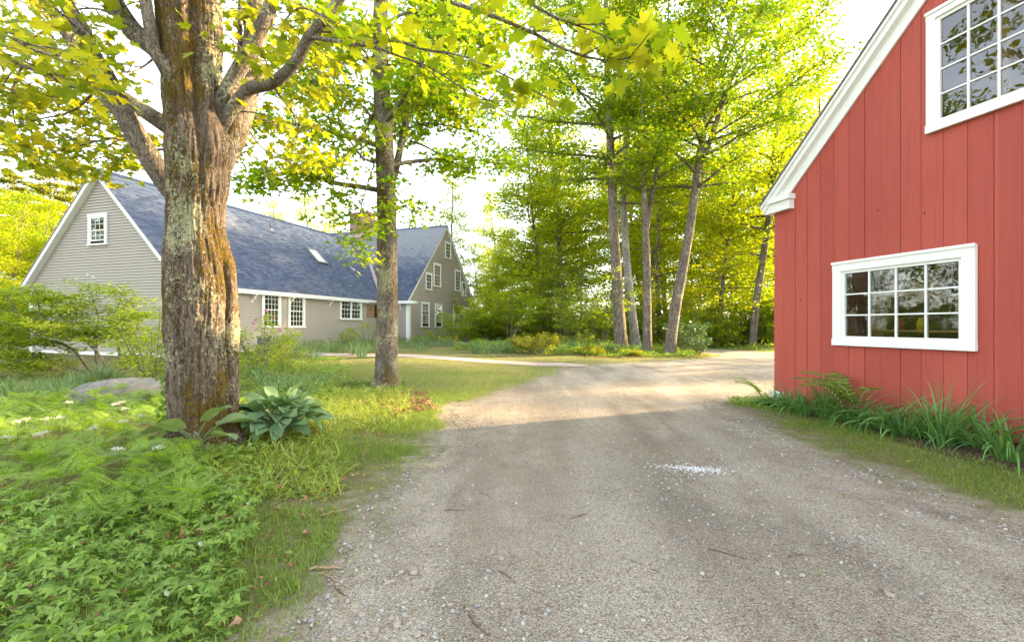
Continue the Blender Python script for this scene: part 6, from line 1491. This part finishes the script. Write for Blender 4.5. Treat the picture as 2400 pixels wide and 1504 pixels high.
# twiggy debris on the drive
def debris(n):
    x, y = region_points(n, lambda a, b: (drive_field(a, b) < 0.25) & (r7.uniform(0, 1, len(a)) < np.clip(0.35 + 0.7 * vnoise(np.stack([a, b], -1), 0.7, 131), 0, 1)), (-2, 4.0), (1.8, 10), r7); n = len(x); mb = MB()
    ax, ay, az = rand_frames(n, None, 0.12, r7); V = [(-0.5, 0, 0), (0.5, 0, 0), (0.35, 1, 0.1), (-0.3, 0.9, 0.25)]; l = r7.uniform(0.006, 0.028, n)
    scatter(mb, np.array(V), np.array([(0, 1, 2, 3)]), np.stack([x, y, gz(x, y) + 0.009], -1), ax, ay, az, np.stack([r7.uniform(0.002, 0.006, n), l, l], -1))
    tag(mb.obj('bark_chips', M['litter']), 'rusty bark chips and needles strewn over the drive', 'debris', kind='stuff')
debris(16000)
# gravel: loose stones
ICO = np.array([(-.526, .851, 0), (.526, .851, 0), (-.526, -.851, 0), (.526, -.851, 0), (0, -.526, .851), (0, .526, .851), (0, -.526, -.851), (0, .526, -.851), (.851, 0, -.526), (.851, 0, .526), (-.851, 0, -.526), (-.851, 0, .526)])
ICF = np.array([(0, 11, 5), (0, 5, 1), (0, 1, 7), (0, 7, 10), (0, 10, 11), (1, 5, 9), (5, 11, 4), (11, 10, 2), (10, 7, 6), (7, 1, 8), (3, 9, 4), (3, 4, 2), (3, 2, 6), (3, 6, 8), (3, 8, 9), (4, 9, 5), (2, 4, 11), (6, 2, 10), (8, 6, 7), (9, 8, 1)])
def _peb(name, cols):
    m, t, o = new_mat(name); g = t.nodes.new('ShaderNodeNewGeometry'); v = coords(t, kind='World')
    c = ramp(t, g.outputs['Random Per Island'], [(i / (len(cols) - 1), k) for i, k in enumerate(cols)]); c = mixc(t, math_(t, 'MULTIPLY', noise(t, v, 90, 3, 0.7), 0.5), c, (0.16, 0.14, 0.12))
    bsdf(t, o, c, 0.85, bump(t, noise(t, v, 120, 3), 0.5, 0.004), 0.25); return m
M['pebble'] = _peb('gravel_stone', [(0.17, 0.155, 0.135), (0.28, 0.25, 0.21), (0.36, 0.335, 0.295), (0.26, 0.27, 0.28), (0.48, 0.45, 0.40), (0.30, 0.23, 0.175)])
M['chalk'] = _peb('white_pellet', [(0.66, 0.66, 0.64), (0.80, 0.80, 0.78)])
def pebbles(name, label, n, test, xr, yr, lo, hi, pw, mat='pebble', flat=0.6, cat='gravel'):
    x, y = region_points(n, test, xr, yr, r7); n = len(x); mb = MB(); s = lo + (hi - lo) * r7.uniform(0, 1, n) ** pw; ax, ay, az = rand_frames(n, None, 0.3, r7)
    T = ICO * (1 + 0.18 * r7.normal(0, 1, (12, 1)))
    scatter(mb, T, ICF, np.stack([x, y, gz(x, y) + 0.006 + s * flat * 0.35], -1), ax, ay, az, np.stack([s * r7.uniform(0.8, 1.3, n), s * r7.uniform(0.7, 1.1, n), s * flat], -1), 0, False)
    tag(mb.obj(name, M[mat]), label, cat, kind='stuff')
def loose(x, y):
    q = np.stack([x, y], -1); d = drive_field(x, y); w_ = 0.16 + 0.55 * smooth(-0.9, -0.1, d) + 0.35 * vnoise(q, 0.9, 141) + 0.5 * smooth(3.6, 2.2, y) * smooth(1.6, -0.6, x)
    return (d < 0.12) & (r7.uniform(0, 1, len(x)) < np.clip(w_, 0.03, 1))
pebbles('gravel', 'loose gravel stones over the drive', 20000, loose, (-1.7, 4.0), (1.9, 7.5), 0.003, 0.016, 3.0)
pebbles('coarse_gravel', 'coarser pale stones at the near left of the drive', 4200, lambda x, y: (drive_field(x, y) < 0.1) & (r7.uniform(0, 1, len(x)) < np.clip(smooth(3.4, 2.0, y) * smooth(1.2, -0.8, x) + 0.25 * smooth(-0.7, -0.05, drive_field(x, y)), 0.06, 1)), (-1.6, 4.0), (1.9, 7.0), 0.006, 0.020, 2.4)
pebbles('far_gravel', 'loose gravel further along the drive', 8000, loose, (-1.5, 8), (7, 18), 0.006, 0.018, 2.0)
pc = G(1625, 1098)
pebbles('white_pellets', 'small spill of white pellets in the middle of the drive', 16000, lambda x, y: np.hypot((x - pc[0]) / 0.27, (y - pc[1] + 0.02 + 0.07 * np.sin((x - pc[0]) * 4)) / 0.10) < r7.gamma(1.6, 0.36, len(x)), (pc[0] - 0.9, pc[0] + 0.9), (pc[1] - 0.6, pc[1] + 0.6), 0.005, 0.010, 1.0, 'chalk', 0.8, 'pellets')
# larger single stones
for k, (px, py, s) in enumerate(((918, 1365, .034), (970, 1345, .042), (908, 1367, .03), (1180, 1383, .026), (930, 1468, .042), (918, 1452, .03), (880, 1480, .032), (970, 1335, .03), (850, 1445, .034), (1205, 1385, .022), (752, 1440, .03), (768, 1428, .026), (1055, 1420, .028), (1280, 1412, .026), (2085, 1398, .036), (2078, 1390, .026), (790, 1372, .026), (948, 1415, .036), (980, 1490, .04), (1848, 1367, .03))):
    p = G(px, py); o = mkobj('stone', rock(200 + k, s, s * 0.8, s * 0.55, 2, 0.22), M['pebble'], None, (p[0], p[1], p[2] + s * 0.3), k * 1.3)
    o.scale = (0.62, 0.62, 0.62)
    tag(o, 'pale stone half as big as a fist on the gravel at the right' if px > 1800 else 'rounded pale stone lying on the loose gravel near the bottom edge', 'stone', 'larger stones on the drive')
# sticks
M['stick'] = mat_paint('bare_stick', (0.34, 0.23, 0.14), 0.85, 0.3, 9, (8, 8, 8), 0.4)
M['stick_d'] = mat_paint('dark_stick', (0.13, 0.085, 0.055), 0.9, 0.3, 9)
for pts, r_, mt, lab, hz in (([(455, 1262), (510, 1243), (550, 1222), (575, 1180)], 0.011, 'stick', 'bent tan stick lying in the ground cover', 0.05), ([(605, 1180), (632, 1150), (664, 1115)], 0.009, 'stick', 'straight tan stick in the ground cover, pointing at the hosta', 0.06),
                         ([(510, 1265), (535, 1247), (555, 1232)], 0.010, 'stick', 'short grey stick beside the bent tan one', 0.04), ([(723, 1337), (760, 1333), (805, 1335)], 0.010, 'stick', 'thick tan stick at the edge of the gravel, lying level', 0.012),
                         ([(748, 1345), (780, 1358), (820, 1382)], 0.006, 'stick', 'thin stick slanting below the thick tan one', 0.01), ([(785, 1378), (797, 1388), (808, 1402)], 0.005, 'stick_d', 'short dark twig below the slanting thin stick', 0.01),
                         ([(752, 1213), (785, 1205), (815, 1196)], 0.009, 'stick', 'pale piece of bark on the grassy verge', 0.02), ([(1090, 1425), (1105, 1455), (1130, 1480), (1150, 1495)], 0.006, 'stick_d', 'dark curved twig near the bottom edge of the drive', 0.01),
                         ([(1662, 1288), (1700, 1298), (1748, 1312)], 0.006, 'stick_d', 'long dark twig in the right half of the drive', 0.01), ([(1848, 1306), (1880, 1302), (1895, 1304)], 0.004, 'stick_d', 'short dark twig right of the long dark twig', 0.008),
                         ([(1337, 1217), (1360, 1210), (1378, 1204)], 0.006, 'stick_d', 'small brown stick in the middle of the drive', 0.008), ([(1040, 1198), (1065, 1197), (1090, 1198)], 0.005, 'stick_d', 'thin stick left of the middle of the drive', 0.008),
                         ([(1170, 1340), (1190, 1352), (1208, 1370)], 0.004, 'stick_d', 'thin dark twig above the grassy patch of the drive', 0.008), ([(1450, 1305), (1490, 1320), (1550, 1345)], 0.003, 'stick_d', 'very thin twig below the middle of the drive', 0.006), ([(1125, 1155), (1140, 1160), (1150, 1170)], 0.004, 'stick_d', 'tiny dark twig left of the centre of the drive', 0.008)):
    p = np.array([G(a, b) + (0, 0, hz) for a, b in pts]); p = spline(p, 12) + r6.normal(0, 0.003, (12, 3)); c = p.mean(0)
    o = MB().tube(p - c, np.linspace(r_, r_ * 0.55, 12), 7).obj('stick', M[mt], None, c); tag(o, lab, 'stick')
# stake and flower pot by the trunk
b = G(365, 955); t_ = P(392, 892, b[1] - 0.05) - b; o = MB().tube([(0, 0, -0.05), t_], [0.028, 0.028], 4, smooth=False).obj('stake', M['wood'], None, b); tag(o, 'leaning wooden stake against the left side of the old maple', 'stake')
b = G(597, 945); o = empty('flower_pot', b + np.array([0, 0.15, -0.10])); tag(o, 'brown clay pot half hidden behind the big hosta', 'pot')
M['clay'] = mat_paint('clay', (0.09, 0.042, 0.028), 0.8, 0.2, 5)
def lathe(mb, prof, n=24):
    a = np.arange(n) * 2 * pi / n; V = np.array([(r_ * cos(x), r_ * sin(x), z) for r_, z in prof for x in a]); k = len(prof); i = np.arange(k - 1)[:, None] * n; j = np.arange(n)[None]; q = (j + 1) % n
    mb.add(V, np.stack([i + j, i + q, i + n + q, i + n + j], -1).reshape(-1, 4), 0, True); return mb
lathe(MB(), [(0.09, 0), (0.13, 0.2), (0.125, 0.2), (0.085, 0.02), (0.001, 0.02)]).obj('body', M['clay'], o); lathe(MB(), [(0.131, 0.2), (0.15, 0.2), (0.152, 0.25), (0.135, 0.252), (0.128, 0.2)]).obj('rim', M['clay'], o)
# slatted bin at the house wall
b = G(640, 852); b = np.array(gp(640, 17.2)); o = empty('slatted_bin', b, HA); tag(o, 'grey slatted bin at the house wall behind the pink shrub', 'bin')
M['binm'] = mat_paint('grey_boards', (0.20, 0.195, 0.185), 0.8, 0.2, 6)
MB().box(-0.42, 0.42, -0.36, 0.36, 0.74, 0.80).obj('lid', M['binm'], o); MB().box(-0.37, 0.37, -0.31, 0.31, 0.0, 0.735).obj('dark_fill', M['dark'], o)  # solid near-black block painted as the dark inside behind the slats
for s_ in range(9):
    x = -0.38 + s_ * 0.095
    MB().box(x - 0.025, x + 0.025, -0.345, -0.32, 0.0, 0.735).obj('slat', M['binm'], o)
    y = -0.30 + s_ * 0.075; MB().box(-0.41, -0.385, y - 0.02, y + 0.02, 0.0, 0.735).obj('slat', M['binm'], o)
# climbing leaves on the trunk
mb = MB(); k = 120; zz = r6.uniform(0.1, 1.0, k); T, F = leaf_tpl('oval'); pos = np.array([P(388 - 4 * sin(z * 5) - 8 * r6.random(), 900, HY - 0.1) for z in zz]); pos[:, 2] = HB[2] + zz
ax, ay, az = rand_frames(k, None, 0.9, r6); scatter(mb, T * (1.6, 1, 1), F, pos + r6.normal(0, 0.03, (k, 3)), ax, ay, az, 0.06); tag(mb.obj('climbing_vine', M['palm']), 'leafy vine climbing the left foot of the old maple', 'vine')
# tools inside the barn
def inb(x, y, z): u = np.array([cos(BA), sin(BA)]); n_ = np.array([-sin(BA), cos(BA)]); q = BO + u * x + n_ * y; return np.array([q[0], q[1], z])
a, c = inb(1.45, 0.5, 1.9), inb(2.3, 0.7, 2.05); o = empty('garden_rake', a); tag(o, 'wooden garden rake hanging inside the low barn window', 'rake')
MB().tube([(0, 0, 0), c - a], [0.012, 0.012], 6).obj('head', M['stick'], o)
for k in range(12):
    q = (c - a) * (k + 0.5) / 12; MB().tube([q, q + np.array([0, 0.02, -0.13])], [0.006, 0.004], 5).obj('tine', M['stick'], o)
MB().tube([(c - a) * 0.5, (c - a) * 0.5 + np.array([0.6, 0.3, 0.25])], [0.013, 0.013], 6).obj('handle', M['stick'], o)
a = inb(2.0, 0.9, 0.04); o = empty('shelf_unit', a, BA); tag(o, 'wooden shelf with jars and tools inside the low barn window', 'shelf')
for z in (0.5, 1.0, 1.35): MB().box(-0.9, 0.6, 0, 0.35, z, z + 0.03).obj('shelf', M['stud2'], o)
for x in (-0.88, 0.55): MB().box(x, x + 0.05, 0, 0.34, 0, 1.5).obj('upright', M['stud2'], o)
for k, x in enumerate((-0.7, -0.4, -0.1, 0.25)): p = inb(2.0 + x, 1.05, 1.42); tag(lathe(MB(), [(0.001, 0), (0.05, 0), (0.055, 0.14), (0.03, 0.17), (0.035, 0.2), (0.001, 0.2)]).obj('jar', M[('trim', 'red', 'yellow_f', 'metal')[k]], None, p), ('white', 'red', 'yellow', 'grey')[k] + ' jar on the shelf inside the low barn window', 'jar')

# ------------------------------------------------------------------ labels that count things from the left
ORD = 'first second third fourth fifth sixth seventh eighth ninth tenth eleventh twelfth thirteenth fourteenth fifteenth sixteenth seventeenth eighteenth nineteenth twentieth'.split()
ORD += ['twenty-' + q for q in ORD[:9]] + ['thirtieth'] + ['thirty-' + q for q in ORD[:9]] + ['fortieth'] + ['forty-' + q for q in ORD[:9]]
def _px(o): return 1200 + FPX * o.location.x / o.location.y
for o in list(C.objects):
    if o.parent is None and o.get('group') in ('trees of the woods behind the drive', 'saplings at the edge of the woods', 'saplings in the undergrowth'):
        q = _px(o); o['zone'] = o['group'] + ('|behind the hemlock and pale shrub' if q < 1420 else '|behind the cluster of maple trunks' if q < 1600 else '|between the leaning maple and barn' if q < 1815 else '|behind the barn corner')
for z in sorted({o['zone'] for o in C.objects if 'zone' in o}):
    gname, ctx = z.split('|'); noun = 'sunlit forest tree' if gname.startswith('trees') else 'leafy sapling' if 'edge' in gname else 'undergrowth sapling'
    for k, o in enumerate(sorted([o for o in C.objects if o.get('zone') == z], key=_px)): o['label'] = f'{ORD[k]} {noun} from the left {ctx}'; del o['zone']
for grp, noun, ctx in (('leafy trees beyond the left end of the house', 'leafy yellow-green tree', 'beyond the pale gable'), ('saplings beyond the house', 'leafy sapling', 'beyond the pale gable'), ('saplings between house and maples', 'leafy sapling', 'between the house and the maples'), ('strap-leaved clumps left of the round bush', 'blue-green strap-leaved clump', 'left of the round yellow-green bush'), ('strap-leaved clumps by the broad maple', 'blue-green strap-leaved clump', 'at the foot of the broad maple'),
                       ('strap-leaved clumps below the gable windows', 'green strap-leaved clump', 'below the lower gable windows'), ('strap-leaved clumps along the house front', 'green strap-leaved clump', 'along the house front wall'),
                       ('daffodil clumps by the boulder', 'daffodil clump', 'between the boulder and spreading shrub'), ('grassy clumps behind the big hosta', 'grassy clump', 'behind the big hosta'),
                       ('white flower heads over the ferny cover', 'white umbel flower', 'above the ferny ground cover'), ('larger stones on the drive', 'pale larger stone', 'on the gravel drive'), ('white violets', 'tiny white violet', 'in the near ground cover'),
                       ('yellow flowers below the gable windows', 'yellow flower', 'below the gable windows'), ('low trees beside the house end', 'low young tree', 'in the gap right of the house'), ('white blossoms at the slender maple', 'small white blossom', 'at the foot of the slender maple')):
    obs = sorted([o for o in C.objects if o.parent is None and o.get('group') == grp], key=lambda o: o.location.x / o.location.y)
    for k, o in enumerate(obs): o['label'] = f'{ORD[k]} {noun} from the left {ctx}'
